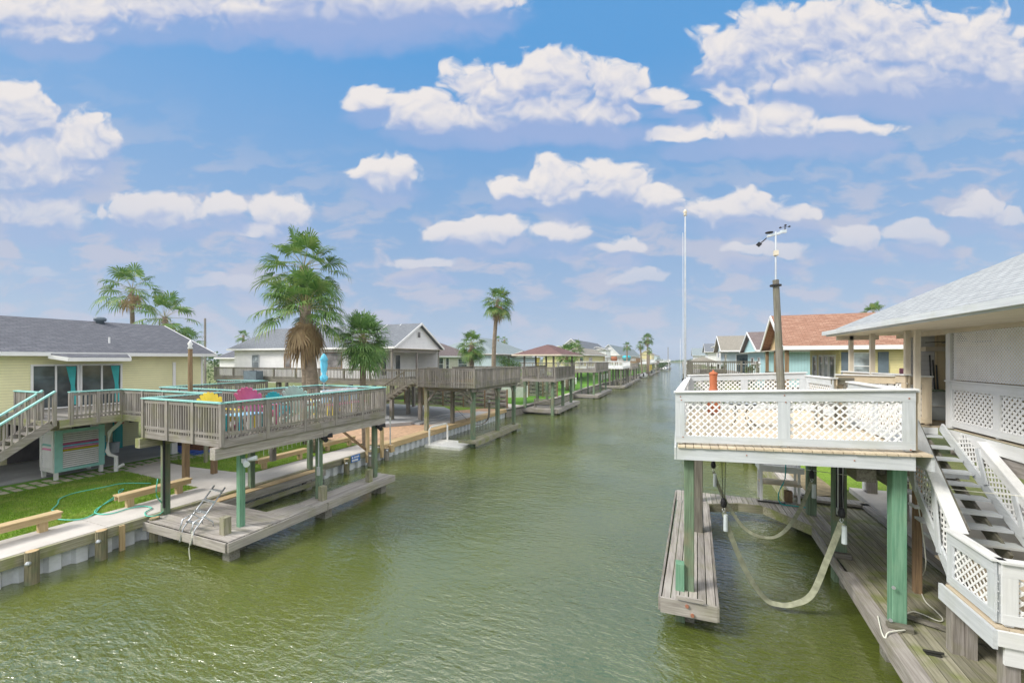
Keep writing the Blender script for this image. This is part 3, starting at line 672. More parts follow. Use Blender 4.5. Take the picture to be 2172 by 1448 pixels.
# benches along the walk
def bench(x, y0, y1, lab, z=1.0):
    t = thing('bench', lab, 'bench', (x, (y0+y1)/2, z), 'plain wooden benches along the walkway')
    mb = MB(); mb.box(x-.17, x+.17, y0, y1, z+.42, z+.46); mb.build('seat', 'newwoodY', t)
    mb = MB(); mb.box(x-.13, x-.09, y0+.02, y1-.02, z+.27, z+.418); mb.box(x+.09, x+.13, y0+.02, y1-.02, z+.27, z+.418); mb.build('apron', 'newwoodY', t)
    for yy in (y0+.35, y1-.35):
        mb = MB(); mb.cb(x, yy, z+.20, .17, .17, .42); mb.build('leg', 'newwoodZ', t)
bench(-16.35, 3.3, 5.8, 'new wooden bench cut off by the left edge of the photo')
bench(-16.5, 7.1, 9.2, 'wooden bench just behind the nearest green dock post, hose beside it')
bench(-16.75, 11.9, 14.4, 'wooden bench seen through the middle of the near boat slip')
bench(-16.9, 15.5, 17.7, 'farthest wooden bench, by the orange sand and the new cap board')
# ================================================================ left boat slip: low dock and raised deck
t = thing('dock', 'low gray dock around the near left boat slip', 'dock', (-13, 10, .9))
mb = MB()
planks(mb, -14.95, -11.15, 7.15, 9.0, .9, 'X')
mb.build('decking', 'dockX', t)
mb = MB(); mb.poly([(-12.2, 9.01), (-11.15, 9.01), (-11.15, 9.9), (-11.95, 9.9)], .9, .035); planks(mb, -11.95, -11.15, 9.92, 13.9, .9, 'Y', .15); mb.build('side_decking', 'dockY', t)
mb = MB(); planks(mb, -14.95, -14.55, 9.01, 13.4, .92, 'Y', .2); mb.build('inner_decking', 'newwoodY', t)
mb = MB(); mb.box(-14.94, -11.16, 7.06, 7.11, .63, .87); mb.build('front_fascia', 'dockX', t)
mb = MB(); mb.box(-11.13, -11.08, 7.1, 10.4, .63, .87); mb.box(-11.12, -11.07, 10.42, 13.95, .64, .88); mb.box(-11.96, -11.92, 9.95, 13.9, .62, .862); mb.box(-11.97, -11.1, 13.92, 13.97, .63, .87); mb.build('side_fascia', 'dockY', t)
mb = MB(); mb.box(-14.56, -14.5, 9.05, 13.5, .62, .875); mb.build('inner_fascia', 'dockY', t)
mb = MB(); mb.box(-14.5, -14.44, 9.6, 12.9, .36, .55); mb.build('lower_wale', 'mossyY', t)
for k in range(3): mb = MB(); mb.cb(-12.0-k*.0, 7.3+k*2.9, .2, .01, .01, .01)
for (x, y) in [(-11.5, 7.45), (-11.45, 10.65), (-11.45, 13.5), (-14.6, 7.45), (-14.6, 12.6)]:
    mb = MB(); mb.cb(x, y, -.1, .28, .28, 1.5); o = mb.build('pile', 'grayZ', t); mb = MB(); mb.cb(x, y, .28, .29, .29, .3); mb.build('barnacle_band', 'barnacle', o)
for (x, y) in [(-11.72, 7.75), (-11.42, 10.82), (-11.42, 13.1)]:
    mb = MB(); mb.cb(x+.0, y-.32, 1.13, .2, .2, .5); mb.build('stub_post', 'mossyZ', t)
ZF, ZR = 3.64, 4.62
t = thing('raised_deck', 'near left raised deck with aqua top rails over the boat slip', 'deck', (-13.1, 10.4, ZF))
mb = MB(); planks(mb, -15.0, -11.4, 7.15, 13.55, ZF, 'X', .14, .006); mb.build('floor', 'grayX', t)
mb = MB(); mb.box(-15.0, -11.3, 7.08, 7.13, ZF-.23, ZF-.02); mb.build('front_fascia', 'grayX', t); mb = MB(); mb.box(-15.0, -11.3, 13.58, 13.63, ZF-.23, ZF-.02); mb.build('back_fascia', 'grayX', t)
mb = MB(); mb.box(-11.36, -11.31, 7.1, 10.3, ZF-.24, ZF-.02); mb.box(-11.36, -11.31, 10.31, 13.6, ZF-.24, ZF-.02); mb.build('side_fascia', 'grayY', t)
mb = MB(); mb.box(-11.6, -11.38, 6.95, 10.5, ZF-.55, ZF-.24); mb.box(-11.6, -11.38, 10.52, 13.7, ZF-.55, ZF-.24); mb.build('beam', 'dockY', t)
mb = MB(); mb.box(-15.1, -14.85, 6.95, 13.7, ZF-.52, ZF-.24); mb.build('beam', 'mossyY', t)
mb = MB()
for k in range(12): yy = 7.4+k*.55; mb.box(-14.85, -11.6, yy, yy+.045, ZF-.26, ZF-.045)
mb.build('joists', 'grayX', t)
for (x, y, mt, zz) in [(-15.0, 7.68, 'greenZ', 0), (-11.85, 7.95, 'brightZ', 0), (-14.95, 10.43, 'greenZ', 0), (-11.7, 10.6, 'greenZ', 0), (-15.0, 13.1, 'greenZ', 0), (-11.65, 13.35, 'greenZ', 0)]:
    post(t, x, y, -.6 if x > -14 else .6, ZF-.25, {-11.85: .165, -15.0: .185}.get(x, .18), mt, wz=WZ if x > -14 else None)
mb = MB(); mb.cb(-14.83, 7.55, 2.3, .05, .05, 2.3); mb.build('black_pipe', 'black', t)
for (x, y) in [(-18.0, 9.9), (-18.0, 10.95)]: post(t, x, y, .95, ZF-.24, .19, 'brownZ')
railing(t, (-14.95, 7.1), (-11.35, 7.1), ZF, ZR, 'gray', 'teal', 3, .115, bw=.045)
railing(t, (-11.35, 7.1), (-11.35, 13.6), ZF, ZR, 'gray', 'teal', 5, .115, bw=.045)
railing(t, (-11.45, 13.6), (-15.1, 13.6), ZF, ZR, 'gray', 'teal', 2, .12)
railing(t, (-15.0, 7.25), (-15.0, 9.3), ZF, ZR, 'gray', 'teal', 1, .12)
railing(t, (-15.05, 10.1), (-15.05, 13.5), ZF, ZR, 'gray', 'teal', 2, .12)
# walkway and house deck
t = thing('house_deck', 'gray deck, walkway and stairs with aqua rails in front of the yellow house', 'deck', (-22, 9, ZF))
mb = MB(); planks(mb, -20.1, -15.05, 8.9, 10.1, ZF, 'Y', .14, .006); mb.build('walkway_floor', 'grayY', t)
mb = MB(); planks(mb, -24.9, -20.12, 6.9, 15.2, ZF, 'X', .14, .006); mb.build('floor', 'grayX', t)
mb = MB(); mb.box(-20.1, -15.1, 8.83, 8.88, ZF-.24, ZF-.02); mb.box(-20.1, -15.1, 10.12, 10.17, ZF-.24, ZF-.02); mb.build('walkway_fascia', 'mossyX', t)
mb = MB(); mb.box(-20.1, -20.05, 7.1, 8.82, ZF-.28, ZF-.02); mb.box(-20.1, -20.05, 10.2, 15.2, ZF-.26, ZF-.02); mb.build('deck_fascia', 'mossyY', t)
mb = MB(); mb.box(-24.9, -20.1, 6.82, 6.88, ZF-.28, ZF-.02); mb.build('end_fascia', 'mossyX', t)
railing(t, (-20.1, 7.4), (-20.1, 8.85), ZF, ZR, 'gray', 'teal', 2, .115, bw=.045)
railing(t, (-20.05, 8.87), (-14.95, 8.95), ZF, ZR, 'gray', 'teal', 4, .115, bw=.045)
railing(t, (-20.05, 10.12), (-15.1, 10.12), ZF, ZR, 'gray', 'teal', 4, .12)
railing(t, (-20.12, 10.3), (-20.6, 15.2), ZF, ZR, 'gray', 'teal', 4, .13)
railing(t, (-23.6, 14.6), (-20.6, 15.2), ZF, ZR, 'gray', 'teal', 2, .13)
railing(t, (-22.7, 6.9), (-20.95, 6.9), ZF, ZR, 'gray', 'teal', 2, .10, bw=.07)
for (x, y) in [(-20.3, 12), (-20.6, 15)]: post(t, x, y, .95, ZF-.05, .14, 'mossyZ')
# stairs down towards the camera, then a small lower landing
mb = MB(); n = 6
for k in range(n):
    z = ZF-.19*(k+1); y = 6.85-.25*(k+1); mb.box(-20.95, -20.12, y, y+.27, z-.04, z)
mb.build('treads', 'grayX', t)
for x in (-20.99, -20.08):
    mb = MB(); mb.beam((x, 6.9, ZF-.12), (x, 5.35, ZF-1.32), .045, .26); mb.build('stringer', 'grayY', t)
    mb = MB(); nb = 9
    for k in range(nb):
        q = k/(nb-1); yy = 6.85-1.35*q; zz = ZF-1.08*q; mb.box(x-.02, x+.02, yy-.02, yy+.02, zz-.1, zz+.88)
    r = mb.build('stair_railing', 'grayZ', t)
    mb = MB(); mb.beam((x, 7.0, ZF+1.02), (x, 5.4, ZF-.24), .13, .045); mb.build('top_rail', 'teal', r)
    post(r, x, 6.98, ZF-.2, ZF+.99, .1, 'grayZ', 'rail_post'); post(r, x, 5.42, ZF-1.6, ZF-.22, .1, 'grayZ', 'rail_post')
zl = ZF-1.28
mb = MB(); planks(mb, -23, -20.0, 4.0, 5.4, zl, 'X', .14); mb.build('landing', 'grayX', t)
mb = MB(); mb.box(-20.02, -19.97, 3.95, 5.42, zl-.26, zl-.04); mb.build('landing_fascia', 'mossyY', t)
railing(t, (-20.02, 4.0), (-20.02, 5.36), zl, zl+.98, 'gray', 'teal', 1, .115, bw=.045)
railing(t, (-23, 5.45), (-21.1, 5.45), zl, zl+.98, 'gray', 'teal', 1, .12)
post(t, -20.08, 5.33, .9, zl+.9, .13, 'mossyZ'); post(t, -22.3, 5.33, .9, zl, .13, 'mossyZ')
mb = MB(); mb.beam((-20.1, 5.25, 1.75), (-20.1, 3.0, 1.75), .04, .14); mb.beam((-20.3, 5.3, 1.05), (-20.6, 3.0, 1.05), .3, .05); mb.build('brace', 'newwoodY', t)

# yellow house
t = thing('house', 'pale yellow house with dark gray shingle roof and sliding doors, far left', 'house', (-29.5, 6, 1))
wl = MB(); wl.box(-34, -25, -8, 14.55, 3.35, 5.95); wo_ = wl.build('wall', 'side_yellow', t)
mb = MB(); mb.box(-25.02, -24.96, 14.5, 14.6, 3.4, 5.9); mb.build('corner_trim', 'trim', wo_)
ro = roof(t, -34.5, -24.45, -8.4, 15.0, 6.05, 7.82, 'Y', 0, 0, 'sh_gray', gable_mat='side_yellow', wall_in=.4, soffit='trim')
mb = MB(); p = onX(252, 684, -29); mb.lathe((-29.2, 11.9, 7.6), [(.17, 0), (.17, .22), (.25, .24), (.27, .36), (.2, .44), (.02, .46)], 14); mb.build('roof_vent', 'ac', ro, smooth=True)
mb = MB(); mb.tube([(-25.9, 10.9, 6.5), (-25.9, 10.9, 6.85)], .04, 8); mb.build('vent_pipe', 'trim', ro)
mb = MB(); mb.prism([(-24.5, 8.35, 6.02), (-23.75, 8.7, 5.86), (-23.75, 10.75, 5.86), (-24.5, 10.95, 6.02)][::-1], .05); ao = mb.build('door_canopy', 'sh_grayY', ro)
mb = MB(); mb.beam((-23.73, 8.68, 5.76), (-23.73, 10.78, 5.76), .04, .16); mb.beam((-24.45, 8.33, 5.88), (-23.75, 8.68, 5.76), .04, .16); mb.beam((-24.45, 10.98, 5.88), (-23.75, 10.77, 5.76), .04, .16); mb.build('canopy_fascia', 'trim', ao)
for (a, b) in [(7.98, 9.46), (9.48, 10.98)]:
    f = window(wo_, 'X', -25, a, b, 3.62, 5.55, 1, 'glass', name='sliding_door', nv=2, fw=.07, dep=.08)
    mb = MB(); mb.box(-25.02, -24.9, a-.0, a+.01, 3.7, 3.7001)
    mb = MB()
    for k in range(3):   # gathered curtain seen behind the pane
        y0_ = b-.42+k*.1; mb.solid([(-24.968, y0_, 5.45), (-24.968, y0_+.12, 5.45), (-24.968, b-.2+k*.03, 4.6), (-24.968, b-.13+k*.03, 3.75), (-24.968, b-.27+k*.03, 3.75), (-24.968, b-.27+k*.03, 4.6)], (.004+k*.003, 0, 0))
    mb.build('curtain', 'curtain', f)
mb = MB(); mb.box(-24.98, -24.9, 13.1, 13.22, 4.2, 5.6); mb.build('downpipe', 'trim', t)
mb = MB(); mb.box(-24.97, -24.85, 13.15, 13.42, 4.1, 4.25); mb.build('wall_light', 'black', t)
# the open storey below
mb = MB(); mb.box(-34, -27.9, -3, 13.0, 1.03, 3.34); mb.build('storeroom_wall', 'side_yellow', t)
mb = MB(); mb.box(-33.9, -25.0, -8, 14.5, 3.18, 3.345); mb.build('floor_frame', 'grayY', t)
mb = MB(); mb.box(-27.89, -27.84, 8.2, 9.5, 1.05, 3.1); mb.build('doorway_shade', 'shade_dark', t)  # dark panels, here and next, painted as the shaded void below the house
mb = MB(); mb.box(-27.89, -27.82, 10.3, 11.2, 1.7, 3.1); mb.build('doorway_shade', 'shade_dark', t)
mb = MB(); mb.cb(-27.7, 12.0, 2.1, .28, .3, 2.14); mb.build('column', 'tealdark', t)
mb = MB(); mb.cb(-23.72, 12.4, 2.2, .14, .22, 2.4); mb.box(-23.64, -23.5, 12.3, 12.55, 1.0, 3.4); mb.build('column', 'trim', t)
mb = MB(); mb.cb(-23.72, 12.22, 2.2, .2, .12, 2.38); mb.build('column', 'teal', t)
for y in (6.5, 9.7, 3.5): mb = MB(); mb.cb(-24.2, y, 2.1, .24, .24, 2.16); mb.build('column', 'trim', t)
mb = MB(); mb.box(-27.84, -27.80, 12.55, 12.95, 2.3, 2.8); tag(mb.build('wall_art', 'darkwire'), 'black wire ornament on the yellow wall below the deck', 'wall art')
mb = MB(); mb.lathe((-27.5, 11.98, 2.45), [(.02, -.16), (.17, -.12), (.2, 0), (.17, .12), (.02, .16)], 14); tag(mb.build('wall_disc', 'terra', smooth=True), 'round rust colored ornament on the teal column under the yellow house', 'ornament')
# downspout
mb = MB(); mb.tube([(-21.6, 9.62, 3.35), (-21.85, 9.5, 3.05), (-22.2, 9.35, 2.7), (-22.25, 9.3, 1.9), (-22.2, 9.35, 1.75), (-22.05, 9.5, 1.65), (-22.05, 9.5, 1.02)], .075, 8)
mb.tube([(-22.05, 9.5, 1.15), (-21.9, 9.7, 1.3)], .06, 8); tag(mb.build('downspout', 'trim'), 'white plastic downspout beside the striped outdoor shower', 'downspout')
# outdoor shower with louvred panels
t = thing('outdoor_shower', 'white louvred outdoor shower with teal frame and pink, blue, yellow slats', 'shower', (-23.2, 8.6, 1))
X0, X1, Y0, Y1, Z0, Z1 = -23.75, -22.75, 7.95, 9.3, 1.3, 2.95
zt_ = lambda y: Z1+(y-Y0)*.05
for (x, y) in [(X0, Y0), (X1, Y0), (X0, Y1), (X1, Y1)]: mb = MB(); mb.cb(x, y, 1.8, .11, .11, 1.6); mb.build('leg', 'trim', t)
mb = MB(); f = .16
mb.box(X1+.06, X1+.1, Y0-.06, Y0+f, Z0, Z1); mb.box(X1+.06, X1+.1, Y1-f+.06, Y1+.08, Z0, Z1+.06); mb.box(X1+.06, X1+.1, Y0+f, Y1-f+.06, Z0, Z0+.12); mb.box(X1+.06, X1+.1, Y0+f, Y1-f+.06, Z1-.12, Z1)
mb.build('panel_frame', 'teal', t)
mb = MB(); mb.box(X0, X1+.05, Y0-.1, Y0-.06, Z0, Z0+.14); mb.box(X0, X1+.05, Y0-.1, Y0-.06, Z1-.15, Z1); mb.box(X0-.04, X0+.1, Y0-.1, Y0-.06, Z0+.14, Z1-.15); mb.box(X1-.1, X1+.05, Y0-.1, Y0-.06, Z0+.14, Z1-.15); mb.build('side_frame', 'trim', t)
n = 17; hs = (Z1-Z0-.24)/n
for k in range(n):
    z = Z1-.12-hs*(k+.5); mt = {5: 'pink', 6: 'skyblue', 7: 'lightpink', 8: 'mustard'}.get(k, 'lattice')
    mb = MB(); mb.solid([(X1+.03, Y0+f, z+hs*.30), (X1+.035, Y0+f, z+hs*.30+.012), (X1+.085, Y0+f, z-hs*.27+.008), (X1+.08, Y0+f, z-hs*.27)], (0, Y1-Y0-2*f+.06, 0)); mb.build('slat', mt, t)
mb = MB(); mb.box(X1+.0, X1+.012, Y0+f-.02, Y1-.1, Z0+.05, Z1-.05); mb.build('gap_shade', 'shade_dark', t)  # dark sheet added so the gaps between the slats look shaded
for k in range(n):
    z = Z1-.14-hs*(k+.5); mt = {5: 'teal', 7: 'lightpink'}.get(k, 'lattice')
    mb = MB(); mb.solid([(X0+.1, Y0-.085, z-hs*.38), (X0+.1, Y0-.08, z-hs*.38+.012), (X0+.1, Y0-.03, z+hs*.5+.012), (X0+.1, Y0-.035, z+hs*.5)], (X1-X0-.2, 0, 0)); mb.build('slat', mt, t)
# under the house: chairs, bin, dark boat cover, tarp with mulch
def garden_chair(x, y, rz, lab, mt, z=1.02, grp=None):
    t = thing('chair', lab, 'chair', (x, y, z), grp); t.rotation_euler = (0, 0, 0)
    c, s_ = math.cos(rz), math.sin(rz)
    def bx(m, x0, x1, y0, y1, z0, z1): m.tr = lambda a, b, d: (x+a*c-b*s_, y+a*s_+b*c, z+d); m.box(x0, x1, y0, y1, z0, z1)
    for (a, b) in [(-.24, -.22), (.24, -.22), (-.24, .22), (.24, .22)]: m = MB(); bx(m, a-.025, a+.025, b-.025, b+.025, 0, .6); m.build('leg', mt, t)
    m = MB(); bx(m, -.25, .25, -.25, .25, .42, .46); m.build('seat', mt, t)
    m = MB()
    for k in range(5): bx(m, -.24+k*.1, -.17+k*.1, .23, .26, .46, .98)
    m.build('backrest', mt, t); m = MB(); bx(m, -.3, -.22, -.25, .25, .6, .64); bx(m, .22, .3, -.25, .25, .6, .64); m.build('armrests', mt, t)
    return t
garden_chair(-26.4, 10.6, .4, 'turquoise chair piled with dark bags under the yellow house', 'turquoise')
mb = MB(); mb.lathe((-26.4, 10.6, 1.5), [(.2, 0), (.3, .12), (.24, .3), (.12, .45), (.02, .5)], 9); tag(mb.build('bag', 'black'), 'dark bag heaped on the turquoise chair under the yellow house', 'bag')
mb = MB(); mb.box(-26.6, -26.2, 10.1, 10.3, 1.5, 1.56); 
mb = MB(); mb.lathe((-26.5, 11.35, 1.02), [(.17, 0), (.2, .5), (.21, .5), (.21, .53)], 12); tag(mb.build('trash_bin', 'plastic', smooth=False), 'white trash bin next to the teal column under the yellow house', 'bin')
garden_chair(-26.2, 13.4, 1.2, 'thin black metal chair against the wall under the yellow house', 'darkwire')
mb = MB(); mb.lathe((-25.6, 14.1, 1.0), [(.7, 0), (.75, .3), (.6, .6), (.3, .9), (.05, 1.0)], 12); tag(mb.build('covered_grill', 'black'), 'dark covered heap at the end of the slab under the yellow house', 'grill')
t = thing('tarp', 'blue tarp spread on the lawn behind the near boat slip', 'tarp', (-23.6, 13.9, 1))
mb = MB(); random.seed(8); nx, ny = 14, 10; vs = []
for i in range(nx+1):
    for j in range(ny+1):
        e = (i in (0, nx)) or (j in (0, ny)); vs.append((-25.6+3.4*i/nx+random.uniform(-.05, .05), 12.6+2.9*j/ny+random.uniform(-.05, .05), 1.0+(0 if e else .03+.06*random.random())))
mb.add(vs, [(i*(ny+1)+j, (i+1)*(ny+1)+j, (i+1)*(ny+1)+j+1, i*(ny+1)+j+1) for i in range(nx) for j in range(ny)]); mb.build('sheet', 'bluecloth', t)
mb = MB(); random.seed(9); vs = []; n = 12
for i in range(n+1):
    for j in range(n+1):
        u, v = i/n*2-1, j/n*2-1; r = max(0, 1-(u*u+v*v)); vs.append((-23.6+u*1.25, 14.0+v*.95, 1.0+.42*r**.8+random.uniform(-.03, .03)))
mb.add(vs, [(i*(n+1)+j, (i+1)*(n+1)+j, (i+1)*(n+1)+j+1, i*(n+1)+j+1) for i in range(n) for j in range(n)]); tag(mb.build('mulch_pile', 'mulch'), 'heap of brown mulch on the blue tarp', 'mulch', kind='stuff')
mb = MB(); mb.box(-23.9, -21.6, 15.6, 16.0, 1.0, 2.6); 
for (x, y, l) in [(-22.2, 5.1, 'turquoise bar stool under the small lower landing, far left'), (-23.0, 6.0, 'turquoise bar stool next to the shower under the deck')]:
    t = thing('stool', l, 'stool', (x, y, 1)); m = MB(); m.box(x-.28, x+.28, y-.28, y+.28, 1.7, 1.76); m.build('seat', 'turquoise', t)
    for a in (-.23, .23):
        for b in (-.23, .23): m = MB(); m.cb(x+a, y+b, 1.35, .06, .06, .7); m.build('leg', 'turquoise', t)
# garden hose
hp = [(355, 1018, .0), (356, 1050, .0), (350, 1075, .0), (335, 1091, 0), (312, 1093, 0), (308, 1085, 0), (322, 1076, 0), (300, 1072, 0), (270, 1078, 0), (235, 1088, 0), (205, 1088, 0), (203, 1080, 0), (225, 1066, 0), (250, 1052, 0), (252, 1040, 0), (262, 1036, 0), (252, 1046, 0), (215, 1072, 0), (200, 1088, 0), (170, 1100, 0), (125, 1100, 0), (118, 1090, 0), (120, 1083, 0), (110, 1080, 0), (122, 1068, 0), (128, 1056, 0), (160, 1044, 0), (220, 1032, 0), (262, 1024, 0), (320, 1024, 0)]
pts = [G(a, b, 1.04) for a, b, _ in hp[2:]]
pts = [Vector((-14.85, 7.4, 2.1)), Vector((-14.82, 7.35, 1.6))]+[Vector((p.x, p.y, 1.03)) for p in pts]
def smooth(P, n=3):
    out = []
    for i in range(len(P)-1):
        p0, p1, p2, p3 = P[max(i-1, 0)], P[i], P[i+1], P[min(i+2, len(P)-1)]
        for k in range(n):
            t_ = k/n; out.append(.5*((2*p1)+(p2-p0)*t_+(2*p0-5*p1+4*p2-p3)*t_*t_+(3*p1-p0-3*p2+p3)*t_**3))
    return out+[P[-1]]
mb = MB(); mb.tube(smooth(pts, 4), .017, 6); tag(mb.build('garden_hose', 'hosegreen', smooth=True), 'green garden hose looping over the near lawn and walkway', 'hose')
# aluminium boarding ladder leaning on the dock
t = thing('boarding_ladder', 'silver boarding ladder hooked over the near edge of the low dock', 'ladder', (-12.8, 7.3, .9))
A = onY(418, 1112, 7.15); B = onY(442, 1115, 7.15)
xa, xb = -13.05, -12.55
for x in (xa, xb):
    mb = MB(); mb.tube([(x, 7.02, .62), (x, 7.12, .98), (x, 7.95, 1.95)], .022, 8); mb.tube([(x, 7.02, .95), (x, 7.1, 1.22), (x, 7.35, 1.3), (x, 7.6, 1.05), (x, 7.62, .92)], .02, 8); mb.build('rail', 'alu', t, smooth=True)
for k in range(4):
    mb = MB(); q = .15+k*.25; mb.box(xa, xb, 7.1+.83*q-.05, 7.1+.83*q+.05, .97+.97*q, 1.0+.97*q); mb.build('step', 'alu', t)
mb = MB(); mb.tube(smooth([Vector((xb+.02, 7.05, 1.0)), Vector((xb+.1, 7.0, .85)), Vector((xb, 6.98, .55)), Vector((xb+.08, 6.97, .2))]), .012, 5); tag(mb.build('rope', 'rope'), 'thin rope hanging from the boarding ladder to the water', 'rope')
# flood lights etc. on the posts
def flood(x, y, z, lab, mt='black'):
    t = thing('flood_light', lab, 'light', (x, y, z), 'small flood lights on the boat slip posts')
    mb = MB(); mb.box(x-.06, x+.06, y-.05, y+.05, z-.06, z+.06); mb.build('bracket', mt, t)
    mb = MB(); mb.cyl((x+.05, y-.05, z), (x+.3, y-.14, z-.05), .055, .085, 10); mb.build('lamp_head', mt, t)
    mb = MB(); mb.cyl((x+.05, y+.05, z+.02), (x+.22, y+.22, z+.05), .05, .08, 10); mb.build('lamp_head', mt, t)
flood(-11.52, 10.6, 3.05, 'black flood light on the middle green post of the near slip'); flood(-11.45, 13.3, 3.0, 'black flood light on the far green post of the near slip')
flood(-11.62, 7.9, 2.85, 'white flood light on the bright green corner post', 'plastic')
mb = MB(); mb.tube([(-11.55, 10.45, 3.3), (-11.55, 10.45, 2.0)], .02, 6); mb.cb(-11.55, 10.44, 1.9, .09, .07, .3); tag(mb.build('conduit', 'steel'), 'gray electrical conduit on the middle green post of the near slip', 'conduit')
# new bracket with lifting arm
t = thing('boat_lift_bracket', 'new yellow timber bracket with a diagonal brace on the sea wall', 'bracket', (-15, 17, 1))
for (x, y) in [(-14.85, 16.5), (-14.85, 17.6)]: mb = MB(); mb.cb(x, y, 1.8, .13, .16, 2.7); mb.build('upright', 'newwoodZ', t)
mb = MB(); mb.beam((-14.9, 16.45, 1.1), (-15.9, 15.4, 2.45), .1, .12); mb.build('brace', 'brownZ', t); mb = MB(); mb.beam((-14.8, 16.5, 2.5), (-16.2, 15.1, 2.5), .12, .14); mb.build('arm', 'newwoodX', t)
# rope lights / icicles under the beam
mb = MB(); mb.cb(-15.6, 11.8, 2.5, .18, .18, 1.9); tag(mb.build('pedestal', 'grayZ'), 'gray square pedestal post behind the near boat slip', 'post')
# tall wooden pole with white finial
t = thing('lamp_pole', 'slim brown wooden pole with a white cap beside the walkway deck', 'pole', (-17, 9.5, ZF))
mb = MB(); mb.cyl((-17, 9.5, ZF), (-17, 9.5, 6.15), .08, .07, 10); mb.build('pole', 'brownZ', t); mb = MB(); mb.lathe((-17, 9.5, 6.15), [(.06, 0), (.09, .03), (.05, .12), (.09, .2), (.03, .3), (.01, .34)], 10); mb.build('cap', 'trim', t, smooth=True)
# closed parasol
t = thing('parasol', 'closed turquoise parasol standing on the near left raised deck', 'parasol', (-14.5, 13.4, ZF))
mb = MB(); mb.cyl((-14.5, 13.4, ZF), (-14.5, 13.4, 6.0), .022, .022, 8); mb.build('pole', 'steel', t)
mb = MB(); vs = []; n = 24; prof = [(.04, 4.75), (.13, 4.85), (.15, 4.98), (.07, 5.1), (.11, 5.25), (.13, 5.5), (.12, 5.7), (.15, 5.74), (.08, 5.92), (.015, 6.02)]
for r, z in prof:
    for i in range(n): a = 2*math.pi*i/n; rr = r*(1+.22*math.cos(8*a+z)); vs.append((-14.5+rr*math.cos(a), 13.4+rr*math.sin(a), z))
mb.add(vs, [(k*n+i, k*n+(i+1) % n, (k+1)*n+(i+1) % n, (k+1)*n+i) for k in range(len(prof)-1) for i in range(n)]); mb.build('canopy', 'blueumb', t, smooth=True)
# garden furniture on the raised deck
def adirondack(x, y, rz, mt, lab, z=ZF, sc=1.0):
    t = thing('adirondack_chair', lab, 'chair', (x, y, z), 'fan backed garden chairs on the raised deck')
    c, s_ = math.cos(rz), math.sin(rz)
    def T(m): m.tr = lambda a, b, d: (x+(a*c-b*s_)*sc, y+(a*s_+b*c)*sc, z+d*sc); return m
    m = T(MB())
    for k in range(7):
        u = (k-3)/3; bx = u*.18; tx = u*.34; h = 1.12-.17*u*u
        b0 = Vector((bx, .22, .32)); b1 = Vector((tx, .22+.30*h, h)); sd = Vector((.044, 0, 0)); sd2 = Vector((.054, 0, 0))
        m.solid([b0-sd, b0+sd, b1+sd2, b1+Vector((0, .01, .03)), b1-sd2], (0, -.018, .008))
    m.build('backrest', mt, t)
    m = T(MB())
    for k in range(6): q = k/5; m.box(-.26, .26, .22-.5*q-.045, .22-.5*q+.04, .30+.1*q, .32+.1*q)
    m.build('seat', mt, t)
    for sx_ in (-1, 1):
        m = T(MB()); m.box(sx_*.28-.015, sx_*.28+.015, -.36, -.25, 0, .58); m.build('leg', mt, t)
        m = T(MB()); m.beam((sx_*.27, -.3, .36), (sx_*.27, .62, .06), .03, .13, (0, 0, 1)); m.build('leg', mt, t)
        m = T(MB()); m.box(sx_*.33-.07, sx_*.33+.07, -.4, .42, .58, .605); m.build('armrest', mt, t)
    return t
adirondack(-12.9, 8.05, R(95), 'yellow', 'yellow fan backed garden chair, leftmost on the raised deck', sc=.98)
adirondack(-12.45, 8.95, R(200), 'pink', 'hot pink fan backed garden chair behind the aqua rail', sc=1.12)
adirondack(-12.1, 10.3, R(200), 'palegreen', 'pale green fan backed garden chair right of the pink one', sc=1.1)
adirondack(-14.0, 10.9, R(200), 'turquoise', 'blue fan backed garden chair behind the pink one', sc=.82)
t = thing('cooler_table', 'low painted side table with aqua, yellow and white slats beside the pink chair', 'table', (-12.2, 8.2, ZF))
x0, x1, y0, y1 = -12.45, -11.85, 7.95, 8.65
for (a, b) in [(x0, y0), (x1, y0), (x0, y1), (x1, y1)]: mb = MB(); mb.cb(a, b, ZF+.23, .07, .07, .46); mb.build('leg', 'turquoise', t)
mb = MB(); mb.box(x0-.05, x1+.05, y0-.05, y1+.05, ZF+.46, ZF+.5); mb.build('top', 'skyblue', t)
for k in range(6): mb = MB(); mb.box(x1+.02, x1+.035, y0+.06+k*.1, y0+.13+k*.1, ZF+.08, ZF+.45); mb.build('slat', ['yellow', 'plwhite', 'teal'][k % 3], t)
t = thing('picnic_set', 'yellow, pink and white slatted dining set at the far end of the raised deck', 'table', (-12.6, 12.2, ZF))
mb = MB()
for k in range(6): mb.box(-13.1+k*.16, -12.98+k*.16, 11.3, 12.9, ZF+.72, ZF+.75)
mb.build('top', 'plwhite', t)
for yy in (11.5, 12.7):
    for xx in (-13.0, -12.3): mb = MB(); mb.beam((xx-.1, yy, ZF+.7), (xx+.1, yy, ZF), .08, .05, (0, 1, 0)); mb.build('leg', 'yellow', t)
for xx in (-13.6, -11.85):
    mb = MB(); mb.box(xx-.16, xx+.16, 11.2, 12.95, ZF+.43, ZF+.47); mb.build('bench_seat', 'pink' if xx > -12 else 'plwhite', t)
    for yy in (11.35, 12.8): mb = MB(); mb.cb(xx, yy, ZF+.21, .1, .07, .43); mb.build('bench_leg', 'yellow', t)
mb = MB()
for k in range(9): mb.box(-12.27, -12.24, 11.25+k*.2, 11.36+k*.2, ZF+.5, ZF+.98)
mb.build('backrest', 'skyblue', t); mb = MB(); mb.box(-12.3, -12.22, 11.2, 13.0, ZF+.9, ZF+.97); mb.build('back_rail', 'plwhite', t)
